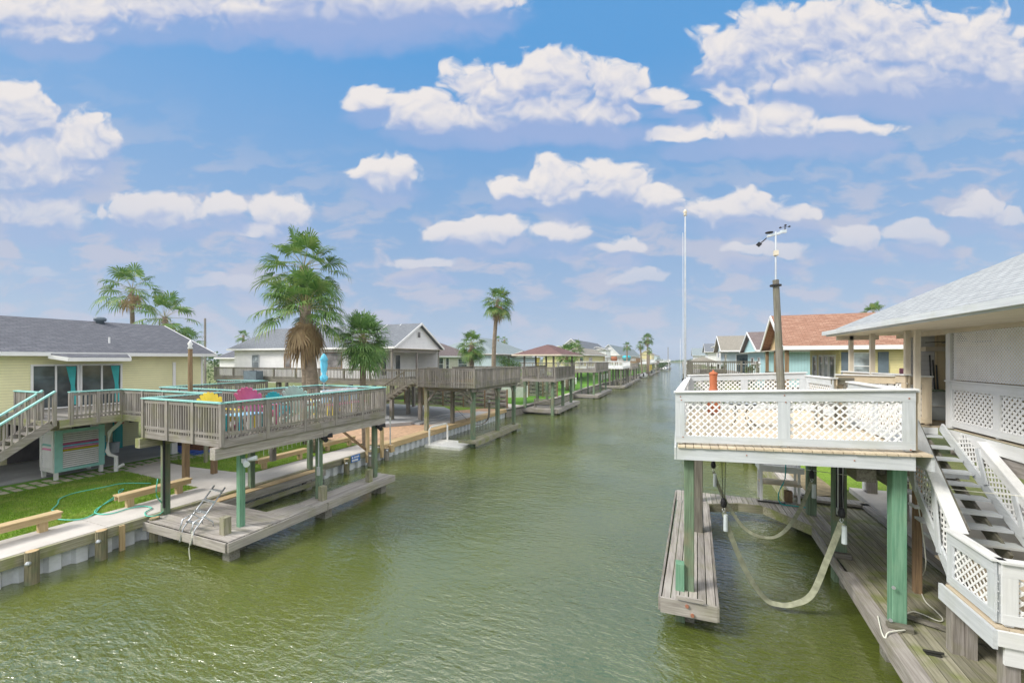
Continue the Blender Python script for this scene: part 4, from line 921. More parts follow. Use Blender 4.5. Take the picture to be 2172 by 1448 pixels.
# string of white icicle lights under the beam
mb = MB(); random.seed(2)
for k in range(16): y = 8.4+k*.16; mb.cyl((-11.5, y, ZF-.56), (-11.5, y, ZF-.62-random.random()*.14), .008, .004, 4)
tag(mb.build('string_lights', 'plwhite'), 'short white icicle string lights hanging under the raised deck beam', 'string lights')
# ================================================================ white house, its decks
def mkwin(lst): return lst
t = house('house', 'long white house with gray hip roof and a gable facing the canal', -40.6, -23.2, 26.6, 32.4, 4.2, 6.72, 8.85, 'X', 2.0, 0.0, 'sh_mid', 'side_white', over=.45, gable='side_gable', stilt=True, wins=[])
wo_ = [c for c in t.children if c.name.startswith('wall')][0]
for (a, b, c, d, gm) in [(535, 550, 752, 783, 'glasslight'), (603, 617, 750, 781, 'screen'), (687, 726, 747, 782, 'screen'), (748, 760, 754, 783, 'glass'), (790, 812, 757, 783, 'screen')]:
    P = onY(a, c, 26.6); Q = onY(b, d, 26.6); window(wo_, 'Y', 26.6, P.x, Q.x, Q.z+.05, P.z, -1, gm, frame='brownZ' if gm == 'screen' else 'steel', nh=2 if gm == 'glasslight' else 1)
# porch roof extension with gable on posts
mb = MB(); mb.box(-23.1, -20.9, 25.95, 26.12, 6.42, 6.62); mb.box(-23.1, -20.9, 32.75, 32.9, 6.42, 6.62); mb.box(-21.1, -20.93, 26.12, 32.75, 6.3, 6.52); mb.build('porch_beam', 'grayX', t)
ro = roof(t, -24.2, -20.6, 25.9, 33.1, 6.73, 8.86, 'X', 0, 0, 'sh_mid', gable_mat='side_gable', wall_in=.3)
window(ro, 'X', -20.9, 29.2, 29.75, 7.55, 8.15, 1, 'screen', name='gable_vent')
for y in (26.1, 29.4, 32.8): post(t, -21.05, y, 4.15, 6.4, .14, 'grayZ', 'porch_post')
for (a, b, nm) in [(27.2, 28.1, 'glass'), (28.2, 29.0, 'trim'), (29.1, 30.0, 'glass')]:
    if nm == 'glass': window(wo_, 'X', -23.2, a, b, 4.25, 6.2, 1, 'glass', name='door', fw=.12)
mb = MB(); mb.box(-23.15, -20.9, 32.4, 32.45, 4.2, 6.6); mb.build('wall_end', 'side_white', t)
t = thing('walkway_deck', 'long brown weathered deck with railing along the white house', 'deck', (-28, 24.5, 4.1))
zf, zr = 4.12, 5.02
mb = MB(); mb.box(-40, -16.4, 24.4, 26.4, zf-.04, zf); mb.box(-23, -16.4, 26.4, 31.5, zf-.04, zf); mb.build('floor', 'graydX', t)
mb = MB(); mb.box(-40, -16.4, 24.34, 24.39, zf-.34, zf-.02); mb.build('fascia', 'graydX', t)
railing(t, (-40, 24.4), (-16.5, 24.4), zf, zr, 'grayd', None, 9, .15, bw=.04, zlow=zf-.25)
railing(t, (-16.45, 24.5), (-16.45, 26.3), zf, zr, 'grayd', None, 1, .15)
railing(t, (-16.45, 27.6), (-16.45, 31.4), zf, zr, 'grayd', None, 2, .15)
for (x, y) in [(-18.0, 25.6), (-20.6, 27.6), (-21.58, 31.6), (-24, 24.8), (-28, 24.8), (-32, 24.8), (-36, 24.8), (-20, 24.8)]: post(t, x, y, .95, zf-.1, .26, 'grayZ')
# its stairs down towards the left
t2 = thing('stairs', 'dark brown wooden stairs going down left from the weathered deck', 'stairs', (-21.5, 26, 1.2))
a = Vector((-17.6, 25.0, 4.05)); b = Vector((-22.6, 25.0, 1.2))
for yy in (23.4, 24.2):
    mb = MB(); mb.beam((a.x, yy, a.z), (b.x, yy, b.z), .06, .3); mb.build('stringer', 'graydX', t2)
mb = MB()
for k in range(14): q = (k+.5)/14; mb.box(a.x+(b.x-a.x)*q-.14, a.x+(b.x-a.x)*q+.14, 23.4, 24.2, a.z-2.85*q-.0, a.z-2.85*q+.04)
mb.build('treads', 'graydY', t2)
mb = MB(); 
for k in range(26): q = k/25; xx = a.x+(b.x-a.x)*q; mb.box(xx-.02, xx+.02, 23.34, 23.38, a.z-2.85*q, a.z-2.85*q+.9)
r = mb.build('stair_railing', 'graydZ', t2); mb = MB(); mb.beam((a.x, 23.36, a.z+.92), (b.x, 23.36, b.z+.92), .1, .05); mb.build('top_rail', 'graydX', r)
t = thing('raised_deck', 'weathered gray green raised deck on tall posts in front of the patio', 'deck', (-13.5, 25.6, 4.2))
zf, zr = 4.2, 5.18
mb = MB(); planks(mb, -15.6, -11.45, 21.9, 29.3, zf, 'X', .14, .008); mb.build('floor', 'brownX', t)
mb = MB(); mb.box(-15.6, -11.45, 21.84, 21.89, zf-.24, zf-.03); mb.box(-15.6, -11.45, 29.31, 29.36, zf-.24, zf-.03); mb.build('fascia', 'graydX', t)
mb = MB(); mb.box(-11.45, -11.4, 21.85, 29.35, zf-.24, zf-.03); mb.box(-15.65, -15.6, 21.85, 29.35, zf-.24, zf-.03); mb.build('side_fascia', 'graydY', t)
mb = MB(); mb.box(-15.4, -11.6, 22.5, 22.62, zf-.5, zf-.25); mb.build('beam', 'grayX', t)
mb = MB(); mb.box(-11.75, -11.6, 22.0, 29.2, zf-.45, zf-.245); mb.build('beam', 'grayY', t)
railing(t, (-15.55, 21.87), (-11.47, 21.87), zf, zr, 'gray', None, 3, .13, zlow=zf-.2, bw=.07)
railing(t, (-11.43, 21.9), (-11.43, 29.3), zf, zr, 'gray', None, 5, .13, zlow=zf-.2, bw=.07)
railing(t, (-15.6, 22.0), (-15.6, 24.2), zf, zr, 'grayd', None, 2, .13); railing(t, (-15.6, 26.3), (-15.6, 29.3), zf, zr, 'grayd', None, 2, .13)
railing(t, (-11.5, 29.3), (-15.5, 29.3), zf, zr, 'grayd', None, 2, .13)
railing(t, (-16.4, 24.3), (-15.65, 24.3), zf, zr, 'grayd', None, 1, .13)
mb = MB(); mb.box(-16.4, -15.6, 24.3, 26.3, zf-.05, zf-.01); mb.build('bridge_floor', 'grayX', t)
for i, (x, y, m_, zz) in enumerate([(-15.4, 22.6, 'mossyZ', .9), (-15.4, 25.9, 'graydZ', .9), (-15.4, 29.0, 'mossyZ', .9), (-11.95, 22.6, 'greenZ', -.6), (-11.85, 26.1, 'greenZ', -.6), (-11.8, 29.0, 'greenZ', -.6)]):
    o = post(t, x, y, zz, zf-.24, .25, m_)
    if x > -13:
        for s_ in (-1, 1):
            mb = MB(); mb.beam((x, y+s_*.75, zf-.3), (x, y+s_*.06, zf-1.1), .06, .12); mb.build('knee_brace', 'grayZ', o)
mb = MB(); mb.beam((-15.3, 22.56, 3.0), (-14.6, 22.56, 3.75), .07, .14); mb.beam((-12.0, 22.5, 3.0), (-12.8, 22.5, 3.75), .07, .14); mb.build('knee_brace', 'grayX', t)
t = thing('dock_beam', 'narrow mossy timber walkway on the water under the gray green raised deck', 'dock', (-11.8, 26, .7))
mb = MB(); planks(mb, -12.15, -11.5, 22.1, 29.6, .72, 'Y', .16); mb.build('decking', 'mossyY', t)
mb = MB(); mb.box(-11.48, -11.42, 22.0, 29.6, .42, .69); mb.build('side_fascia', 'mossyY', t); mb = MB(); mb.box(-12.6, -11.4, 21.9, 22.05, .6, .74); mb.build('end_board', 'mossyX', t)
for y in (26.1, 29.2): mb = MB(); mb.cb(-11.75, y+.0, .0, .2, .2, 1.2); mb.build('pile', 'graydZ', t)
t = thing('sling', 'dark gray boat sling looped under the gray green raised deck', 'sling', (-13.6, 25, 3))
mb = MB(); pts = [Vector((-12.7, 26.5, 2.6)), Vector((-12.6, 26.2, 1.6)), Vector((-12.9, 25.8, 1.15)), Vector((-13.5, 25.4, 1.1))]
P = smooth(pts, 4); 
for a_, b_ in zip(P[:-1], P[1:]): mb.beam(a_, b_+ (b_-a_)*.1, .16, .015)
mb.build('webbing', 'grayd'+'Z', t); mb = MB(); mb.tube([(-14.9, 22.8, 3.9), (-13.4, 24.5, 1.6)], .01, 4); mb.build('cable', 'darkwire', t)
mb = MB(); mb.lathe((-12.7, 26.5, 2.6), [(.02, 0), (.1, .05), (.1, .2), (.02, .25)], 8); mb.build('pulley', 'steel', t)
# AC unit
t = thing('air_conditioner', 'dark boxy air conditioner outside the railing by the white house', 'air conditioner', (-33.5, 23.5, 4.2))
P = onY(525, 786, 23.9); Q = onY(551, 807, 23.9)
mb = MB(); mb.box(P.x, Q.x, 23.55, 24.2, Q.z+.05, P.z); mb.build('case', 'ac', t); mb = MB(); mb.lathe(((P.x+Q.x)/2, 23.88, P.z), [(.28, 0), (.3, .02), (.05, .05)], 14); mb.build('fan_grille', 'black', t)
mb = MB(); mb.box(P.x-.1, Q.x+.1, 23.5, 24.34, Q.z-.02, Q.z+.05); mb.build('stand', 'graydX', t)
# woven wooden fence panels
def woven_fence(x0, x1, y, z0, z1, lab, mats=('grayX',)):
    t = thing('fence', lab, 'fence', ((x0+x1)/2, y, z0)); n = max(1, round((x1-x0)/2.2)); w_ = (x1-x0)/n
    for k in range(n):
        a = x0+k*w_; mb = MB(); rows = 8; h = (z1-z0-.15)/rows
        for r_ in range(rows):
            zz = z0+.1+r_*h; ph = 1 if r_ % 2 else -1; N_ = 10
            for i in range(N_):
                u0, u1 = i/N_, (i+1)/N_; o0 = ph*.07*math.sin(u0*math.pi*2); o1 = ph*.07*math.sin(u1*math.pi*2)
                mb.add([(a+w_*u0, y+o0, zz), (a+w_*u1, y+o1, zz), (a+w_*u1, y+o1, zz+h*.94), (a+w_*u0, y+o0, zz+h*.94)], [(0, 1, 2, 3)])
        mb.build('panel', mats[0], t)
    for k in range(n+1): mb = MB(); mb.cb(x0+k*w_, y, (z0+z1)/2, .1, .14, z1-z0); mb.build('fence_post', 'brownZ', t)
woven_fence(-27, -15.15, 35.6, .98, 2.85, 'basket weave wooden fence between the orange sand and the next garden')
woven_fence(-19.5, -13.9, 48.5, .98, 3.0, 'basket weave wooden fence behind the gazebo deck')
t = thing('fence', 'white vinyl fence on the green lawn left of the gazebo', 'fence', (-18, 38, 1))
mb = MB(); P0_ = Vector((-22, 44.5, 0)); P1_ = Vector((-17.5, 47.5, 0)); mb.beam(P0_+Vector((0, 0, 1.6)), P1_+Vector((0, 0, 1.6)), .06, 1.3); mb.build('panel', 'trim', t)
for q in (0, .33, .66, 1): mb = MB(); c = P0_.lerp(P1_, q); mb.cb(c.x, c.y, 1.65, .14, .14, 1.5); mb.build('fence_post', 'trim', t)
# floating swim platform
t = thing('swim_platform', 'white floating swim platform with a tube handle by the sea wall', 'platform', (-13.6, 22.3, WZ))
mb = MB()
for k in range(4): y0_ = 21.35+k*.48; mb.box(-14.7, -12.2, y0_, y0_+.46, WZ-.05, WZ+.16+.004*k)
mb.build('float', 'floatwhite', t)
mb = MB(); mb.tube([(-14.45, 21.5, WZ+.15), (-14.45, 21.5, 1.35), (-14.4, 21.6, 1.5), (-14.1, 22.9, 1.55), (-14.05, 23.0, 1.4), (-14.05, 23.0, WZ+.15)], .06, 8); mb.build('handle', 'floatwhite', t, smooth=False)

# ================================================================ houses further along the left bank
def W_(pl, at, a, b, z0, z1, o=1): return (pl, at, a, b, z0, z1, o)
house('house', 'low tan house with brown hip roof behind the gray green deck', -36, -27.4, 37.0, 52.0, 3.9, 6.1, 8.35, 'Y', 4.5, 4.5, 'sh_brown', 'side_tan', wins=[('X', -27.4, 42.2, 43.8, 4.3, 5.9, 1), ('X', -27.4, 44.4, 45.2, 3.9, 5.9, 1), ('X', -27.4, 47.5, 50.0, 4.2, 5.8, 1)], stilt=False)
mb = MB()
house('house', 'pale blue house with blue gray hip roof behind the tall thin palm', -37, -25, 54.5, 70.5, 4, 6.5, 9.3, 'Y', 5, 5, 'sh_bluegray', 'side_pale', wins=[('X', -25, 56, 57.5, 5.0, 5.6, 1), ('X', -25, 63, 65, 4.2, 5.9, 1), ('X', -25, 67, 69, 4.2, 5.9, 1)], stilt=False)
t = thing('pergola', 'dark post pergola in front of the pale blue house', 'pergola', (-23, 54, 4))
for y in (51.5, 57.0): post(t, -24.0, y, 1, 6.2, .25, 'graydZ', 'post')
mb = MB(); mb.box(-25, -23.5, 50.5, 58, 6.2, 6.4); mb.build('beam', 'graydY', t)
mb = MB(); mb.box(-26, -16, 38, 38.4, 3.6, 4.0)
# gazebo on the dock
t = thing('gazebo', 'maroon roofed gazebo on a gray raised deck over the water', 'gazebo', (-12.8, 41, 4))
zf, zr = 3.85, 4.98
mb = MB(); mb.box(-14.4, -11.0, 37.6, 45.4, zf-.04, zf); mb.build('floor', 'grayX', t)
mb = MB(); mb.box(-14.4, -11, 37.54, 37.6, zf-.3, zf-.03); mb.build('fascia', 'grayX', t); mb = MB(); mb.box(-11.0, -10.94, 37.55, 45.4, zf-.28, zf-.03); mb.build('side_fascia', 'dockY', t)
railing(t, (-14.35, 37.6), (-11.02, 37.6), zf, zr, 'gray', None, 2, .15, bw=.05); railing(t, (-11.0, 37.7), (-11.0, 45.3), zf, zr, 'gray', None, 4, .15, bw=.06)
railing(t, (-14.4, 37.7), (-14.4, 45.3), zf, zr, 'gray', None, 3, .17)
railing(t, (-18.5, 38.2), (-14.4, 38.2), zf, zr, 'gray', None, 2, .17); mb = MB(); mb.box(-18.5, -14.4, 38.1, 39.4, zf-.2, zf); mb.build('bridge', 'grayX', t)
for (x, y) in [(-14.3, 38.0), (-11.2, 37.75), (-14.2, 44.9), (-11.2, 45.1), (-14.3, 41.5)]: post(t, x, y, zf, 6.1, .16, 'grayZ', 'roof_post')
for (x, y, z0) in [(-14.35, 38.3, .6), (-11.4, 38.1, -.5), (-11.3, 41.5, -.5), (-11.3, 45.0, -.5), (-14.3, 42, .6), (-14.2, 45.2, .6)]: post(t, x, y, z0, zf-.05, .28, 'greenZ')
roof(t, -15.2, -10.2, 36.9, 46.0, 6.18, 7.25, 'Y', 3.6, 3.6, 'sh_maroon', fh=.14, fas='beige', soffit='grayX')
mb = MB(); mb.cyl((-13.3, 42, 4.5), (-13.3, 42, 4.75), .5, .5, 12); 
for (x, y, l) in [(-12.8, 39.5, 'white plastic chair nearest the front rail of the gazebo'), (-12.6, 42.5, 'white plastic chair further back under the gazebo roof')]:
    garden_chair(x, y, .6, l, 'plwhite', zf, 'white chairs under the gazebo')
t = thing('dock', 'low gray dock under the gazebo', 'dock', (-12.5, 42, .8))
mb = MB(); planks(mb, -14.9, -10.9, 38.2, 41.2, .82, 'X', .2); mb.build('decking', 'dockX', t); mb = MB(); planks(mb, -11.9, -10.9, 41.25, 47.5, .82, 'Y', .2); mb.build('side_decking', 'dockY', t)
mb = MB(); mb.box(-14.9, -10.9, 38.1, 38.17, .45, .79); mb.build('front_fascia', 'grayX', t); mb = MB(); mb.box(-10.88, -10.82, 38.15, 47.5, .45, .79); mb.build('side_fascia', 'dockY', t)
for y in (39.5, 43.5, 47): mb = MB(); mb.cb(-11.2, y, 0, .3, .3, .95); mb.build('pile', 'graydZ', t)
t = thing('bench', 'gray slatted garden bench facing away on the dock under the gazebo', 'bench', (-12.6, 39, .82))
mb = MB(); 
for k in range(4): mb.box(-13.5, -11.8, 38.62, 38.66, 1.25+k*.14, 1.34+k*.14)
mb.build('backrest', 'graydX', t); mb = MB(); mb.box(-13.5, -11.8, 38.66, 39.15, 1.2, 1.25); mb.build('seat', 'graydX', t)
for x in (-13.5, -11.85): mb = MB(); mb.box(x, x+.07, 38.6, 38.68, .82, 1.8); mb.box(x, x+.07, 39.1, 39.16, .82, 1.5); mb.box(x, x+.07, 38.68, 39.1, 1.44, 1.5); mb.build('end_frame', 'graydZ', t)
# generic slip decks marching down the bank
def slip(lab, x0, x1, y0, y1, zf, mw='gray', top=None, dockz=.75, solid=False, pm='greenZ', grp=None, sp=.16, xb=None, deckfloor=None, dock=True, nx=2, ny=3, bridge=True):
    t = thing('raised_deck', lab, 'deck', ((x0+x1)/2, (y0+y1)/2, zf), grp); zr = zf+1.08
    mb = MB(); mb.box(x0, x1, y0, y1, zf-.06, zf); mb.build('floor', deckfloor or mw+'X', t)
    mb = MB(); mb.box(x0, x1, y0-.06, y0, zf-.32, zf-.0); mb.build('fascia', mw+'X', t); mb = MB(); mb.box(x1, x1+.06, y0-.05, y1, zf-.32, zf); mb.build('side_fascia', mw+'Y', t)
    railing(t, (x0, y0), (x1-.02, y0), zf, zr, mw, top, 3, sp, bw=.05); railing(t, (x1, y0), (x1, y1), zf, zr, mw, top, max(2, int((y1-y0)/2.5)), sp, bw=.09 if solid else .06)
    railing(t, (x0, y1), (x1, y1), zf, zr, mw, top, 2, sp*1.5)
    if bridge: railing(t, (x0-8, y0+.5), (x0, y0+.5), zf, zr, mw, top, 4, sp, bw=.05); mb = MB(); mb.box(x0-8, x0, y0+.45, y0+2.2, zf-.3, zf); mb.build('bridge', mw+'X', t)
    for i in range(nx):
        for j in range(ny): post(t, x0+.2+(x1-x0-.5)*i/max(1, nx-1), y0+.3+(y1-y0-.6)*j/max(1, ny-1), -.5, zf-.06, .26, pm)
    if dock:
        d = thing('dock', 'dock under the '+lab, 'dock', ((x0+x1)/2, (y0+y1)/2, dockz), 'low docks further along the left bank')
        mb = MB(); mb.box(x0-.5, x1+.4, y0-.2, y0+1.0, dockz-.06, dockz); mb.box(x1-.5, x1+.4, y0+1.0, y1+1.5, dockz-.06, dockz); mb.build('decking', 'dockY', d)
        mb = MB(); mb.box(x0-.5, x1+.4, y0-.27, y0-.2, dockz-.35, dockz); mb.box(x1+.4, x1+.46, y0-.2, y1+1.5, dockz-.35, dockz); mb.build('fascia', 'grayX', d)
    return t
slip('plain gray raised deck on green posts right behind the gazebo', -14.0, -10.6, 56.0, 66.5, 4.15, 'gray', None, solid=True)
t = slip('white railed raised deck on dark posts left of the canal', -14, -9.5, 76, 88, 4.2, 'white', None, pm='graydZ', sp=.3, nx=3, ny=4)
slip('gray raised deck with tan top boards beyond the white railed deck', -13, -9.5, 92, 106, 3.7, 'gray', 'newwoodY', pm='graydZ', sp=.3, nx=3, ny=3)
slip('tall red brown raised deck with potted plants beyond the tan topped deck', -20, -10.5, 112, 124, 4.9, 'brown', None, pm='graydZ', sp=.3, nx=3, ny=2)
slip('pale blue white raised deck in the distance on the left bank', -14, -8.2, 132, 156, 4.4, 'white', None, pm='mossyZ', sp=.4, ny=4)
slip('gray raised deck far down the left bank next to the yellow slide', -13, -7.8, 165, 185, 3.8, 'gray', None, pm='mossyZ', sp=.5)
slip('farthest white boat house deck on the left bank before open water', -12, -4.5, 215, 250, 4.2, 'white', None, pm='whiteZ', sp=.6, nx=3)
mb = MB(); mb.lathe((-13.2, 114, 5.0), [(.6, 0), (1.1, .5), (1.2, 1.1), (.9, 1.5), (.7, 1.6)], 14); tag(mb.build('planter', 'turquoise', smooth=True), 'large round turquoise pot on the red brown raised deck', 'planter')
mb = MB(); mb.lathe((-16.5, 114, 5.0), [(.6, 0), (.9, .5), (.8, 1.2), (.7, 1.3)], 14); tag(mb.build('planter', 'terra', smooth=True), 'terracotta pot left of the turquoise pot on the red brown deck', 'planter')
mb = MB(); mb.box(-10.5, -9.4, 160, 160.6, .8, 3.4); tag(mb.build('slide', 'yellow'), 'yellow panel standing beside a dock far down the left bank', 'slide')
# small boat on the nearest of the farther docks
def boat(x, y, z, lab, L=5.5, mt='trim'):
    t = thing('boat', lab, 'boat', (x, y, z)); mb = MB(); vs = []; n = 9
    for k in range(n):
        u = k/(n-1); w_ = .95*(1-max(0, (u-.45)/.55)**2.2)+.02; yy = y-L/2+L*u
        vs += [(x-w_, yy, z+.75+.25*u*u), (x-w_*.75, yy, z+.2), (x, yy, z+.02+.3*max(0, u-.6)), (x+w_*.75, yy, z+.2), (x+w_, yy, z+.75+.25*u*u)]
    fs = [(5*k+i, 5*k+i+1, 5*k+i+6, 5*k+i+5) for k in range(n-1) for i in range(4)]+[(0, 1, 2, 3, 4)]
    mb.add(vs, fs); mb.build('hull', mt, t, smooth=False)
    mb = MB(); mb.box(x-.3, x+.3, y-.3, y+.3, z+.5, z+1.3); mb.build('console', 'plwhite', t); mb = MB(); mb.box(x-.15, x+.15, y-L/2-.4, y-L/2, z+.3, z+1.2); mb.build('outboard_motor', 'black', t)
boat(-9.0, 120, .5, 'small white boat lifted beside the red brown deck'); boat(-8.6, 150, .5, 'small dark topped boat further down the left bank', 5, 'steel')
boat(-6.2, 205, .6, 'farthest small boat by the white boat house deck', 6)
# far houses on the left
house('house', 'cream house with stacked gray roofs behind the plain gray deck', -26, -19, 80, 114, 3.8, 6.6, 8.4, 'Y', 0, 0, 'sh_tan', 'side_cream', wins=[('X', -19, 92, 96, 4.4, 6.0, 1), ('X', -19, 83, 86, 4.4, 6.0, 1)], stilt=False, over=.8)
house('house', 'tall gray roofed upper storey behind the cream house', -31, -25, 112, 152, 6, 8.6, 11.3, 'Y', 0, 0, 'sh_mid', 'side_white', stilt=False, over=.5)
house('house', 'white two storey house with balcony between the gray roofs', -27, -21.5, 131, 140, 3.8, 8.6, 9.6, 'Y', 0, 0, 'sh_mid', 'side_white', stilt=False)
house('house', 'pale gable house with long gray roof behind the red brown deck', -26, -20, 146, 230, 4.5, 6.9, 10.8, 'Y', 0, 0, 'sh_bluegray', 'side_white', stilt=False, over=1.0)
house('house', 'small yellow house with red brown roof far down the left bank', -20, -14, 235, 262, 3.8, 8.2, 10.4, 'Y', 0, 0, 'sh_orange', 'side_cream', stilt=False)
house('house', 'pale gray house low on the far left bank', -22, -14, 300, 340, 3, 7.6, 9.5, 'Y', 3, 3, 'sh_mid', 'side_pale', stilt=False)
house('house', 'gray roofed cottage seen between the yellow and the white house', -58, -47, 36, 46, 3, 5.9, 8.0, 'X', 0, 0, 'sh_gray', 'side_white', stilt=False)
t = thing('sheds', 'white gate and yellow door wall behind the gazebo', 'shed', (-21, 56, 3.9))
mb = MB(); mb.box(-24, -20, 58, 60, 3.6, 6.0); mb.build('wall', 'side_pale', t); mb = MB(); mb.box(-19.97, -19.9, 58.3, 59.5, 3.8, 5.9); mb.build('door', 'yellow', t)
mb = MB(); mb.box(-19.98, -19.9, 59.6, 60.0, 3.8, 5.9); mb.build('trim', 'trim', t)
roof(t, -24.5, -19.5, 57.4, 60.6, 6.1, 6.9, 'Y', 0, 0, 'sh_tan')
def picket(y0, y1, x, lab, z1=2.2, mt='trim'):
    t = thing('fence', lab, 'fence', (x, (y0+y1)/2, 1)); mb = MB(); y = y0
    while y < y1: mb.box(x-.02, x+.02, y, y+.12, .97, z1); y += .3
    mb.build('pickets', mt, t); mb = MB(); mb.box(x-.05, x-.02, y0, y1, z1-.4, z1-.3); mb.box(x-.05, x-.02, y0, y1, 1.3, 1.4); mb.build('rail', mt, t)
picket(66, 76, -18, 'low white picket fence on the lawn behind the plain gray deck')
picket(88, 100, -16, 'white fence panel under the white railed deck')
# poles
def pole(x, y, z0, z1, r, lab, mt='grayZ', name='utility_pole', cat='pole'):
    mb = MB(); mb.cyl((x, y, z0), (x, y, z1), r, r*.8, 10); return tag(mb.build(name, mt), lab, cat)
P = Wd(435, 675, 60); pole(P.x, P.y, 1, P.z, .17, 'gray wooden utility pole beyond the yellow house')
P = Wd(1417, 736, 230); pole(P.x, P.y, 1, P.z, .25, 'thin dark pole far away above the canal')
P = Wd(1443, 718, 260); pole(P.x, P.y, .2, P.z, .12, 'very thin white pole near the far end of the canal', 'trim')

# ================================================================ palms and bushes
def frond(mb, ms, base, d, Lp, Rf, droop, nleaf=18, fold=.35):
    """fan leaf: a curved stalk and a wheel of long pointed leaflets with hanging tips"""
    d = d.normalized(); up = Vector((0, 0, 1))
    pts = [base+d*Lp*q-up*droop*.35*Lp*q*q for q in (0, .35, .7, 1)]
    ms.tube(pts, [.022, .017, .013, .01], 4)
    tip = pts[-1]; dd = (pts[-1]-pts[-2]).normalized()
    s = dd.cross(up); s = s.normalized() if s.length > .05 else Vector((1, 0, 0)); s = (s+up*random.uniform(-.35, .35)).normalized(); n = s.cross(dd).normalized()
    span = R(118)
    for i in range(nleaf):
        ph = -span+2*span*i/(nleaf-1)+random.uniform(-.03, .03)
        ld = (dd*math.cos(ph)+s*math.sin(ph)+n*fold*abs(math.sin(ph))*.5).normalized()
        L = Rf*(1-.28*abs(ph)/span)*random.uniform(.9, 1.08); wv_ = ld.cross(n).normalized()*(Rf*span/nleaf*.40)
        a = tip; g_ = droop
        m1 = tip+ld*L*.5-up*.05*L*g_; m2 = tip+ld*L*.8-up*.22*L*g_; e = tip+ld*L*.98-up*(.5*g_+random.uniform(0, .12))*L
        if random.random() < .3: m2 -= up*.1*L; e = m2+(e-m2)*.5-up*.28*L
        mb.add([a, m1-wv_, m1+wv_, m2-wv_*.7, m2+wv_*.7, e], [(0, 1, 2), (1, 3, 4, 2), (3, 5, 4)])
def palm(lab, base, top, r0, r1, Rc, nf, dead=0, kind='palm', droop=.7, elmin=-35, skirt=0, grp=None, seed=1, nleaf=18, name='palm_tree', lean=0, Rl=None):
    random.seed(seed); base = Vector(base); top = Vector(top)
    t = thing(name, lab, 'palm tree', base, grp)
    mb = MB(); n = 12; pts = []
    for k in range(n+1): q = k/n; p = base.lerp(top, q)+Vector((math.sin(q*3.1)*lean, 0, 0)); pts.append(p)
    mb.tube(pts, [r0+(r1-r0)*min(1, (k/n)**.6)+.012*(k % 2) for k in range(n+1)], 12); mb.build('trunk', 'trunk', t, smooth=True)
    lf, st, dl = MB(), MB(), MB()
    Rl = Rl or Rc*.52
    for i in range(nf):
        q = (i+.5)/nf; el_ = R(86-(86-elmin)*q**.8+random.uniform(-9, 9)); az_ = i*2.39996+random.uniform(-.3, .3)
        d = Vector((math.cos(el_)*math.cos(az_), math.cos(el_)*math.sin(az_), math.sin(el_)))
        frond(lf, st, top-Vector((0, 0, .25*q)), d, (Rc-Rl*.85)*random.uniform(.85, 1.1), Rl*random.uniform(.85, 1.1), droop*(.6+.8*q), nleaf)
    for i in range(dead):
        az_ = i*2.39996+.7; el_ = R(random.uniform(-80, -35)); d = Vector((math.cos(el_)*math.cos(az_), math.cos(el_)*math.sin(az_), math.sin(el_)))
        frond(dl, dl, top-Vector((0, 0, .15+skirt*random.random()*.35)), d, (Rc-Rl)*random.uniform(.3, .75), Rl*random.uniform(.5, .9), 1.3, max(10, nleaf-6), .1)
    c = lf.build('crown', kind, t); st.build('leaf_stalks', 'stalk', c)
    if dl.v: dl.build('dead_leaves', 'dead', t)
    return t
def at(px, py, d): return Wd(px, py, d)
def base_of(px, d, z=.95): p = Wd(px, 760, d); return Vector((p.x, p.y, z))
palm('tall palm of a close pair, its crown highest over the near raised deck', base_of(655, 23), at(645, 566, 23), .32, .24, 2.6, 32, 3, seed=3, droop=.55, nleaf=24, Rl=1.2, elmin=-50)
palm('thick trunked palm with a brown skirt of dead leaves behind the near raised deck', base_of(672, 21), at(646, 650, 21), .33, .27, 2.5, 30, 40, seed=5, droop=.7, skirt=1.5, nleaf=22, lean=.08, elmin=-8, Rl=1.15)
palm('round dark green fan palm just right of the big palm with the brown skirt', base_of(776, 22), at(770, 715, 22), .17, .14, 1.7, 56, 0, kind='sabal', seed=8, droop=.3, elmin=-62, nleaf=22, lean=-.1, Rl=.95)
palm('tallest palm behind the roof of the yellow house, far left', base_of(283, 40), at(280, 612, 40), .19, .16, 3.0, 22, 6, seed=11, droop=.75, Rl=1.3)
palm('shorter palm with brown hanging leaves at the right end of the yellow house roof', base_of(352, 37), at(350, 672, 37), .22, .18, 3.0, 22, 14, seed=14, droop=.75, skirt=1.2, Rl=1.3)
palm('small palm low behind the roof corner of the yellow house', base_of(400, 38), at(398, 722, 38), .2, .16, 1.7, 18, 3, seed=15)
palm('tiny palm top above the left end of the white house roof', base_of(516, 60), at(516, 712, 60), .2, .16, 1.2, 16, 0, seed=16)
palm('tall slender leaning palm between the gray green deck and the pale blue house', base_of(1048, 47), at(1056, 636, 47), .32, .2, 2.15, 30, 26, seed=21, droop=.8, skirt=2.2, lean=-.25)
palm('short palm left of the tall slender palm', base_of(1000, 43), at(1001, 728, 43), .28, .24, 1.85, 30, 8, seed=23, droop=.75, skirt=.5, elmin=-55)
palm('twin palm tops over the ridge of the pale blue house, left one', base_of(1057, 85), at(1057, 720, 85), .2, .2, 1.1, 14, 0, seed=24)
palm('twin palm tops over the ridge of the pale blue house, right one', base_of(1070, 85), at(1070, 720, 85), .2, .2, 1.0, 14, 0, seed=25)
palm('bushy palm between the gazebo and the cream house', base_of(1203, 62), at(1203, 748, 62), .3, .25, 2.1, 26, 4, seed=27, nleaf=14)
palm('second bushy palm behind the gazebo, nearer the cream house', base_of(1216, 66), at(1217, 742, 66), .3, .25, 1.9, 24, 4, seed=28, nleaf=14)
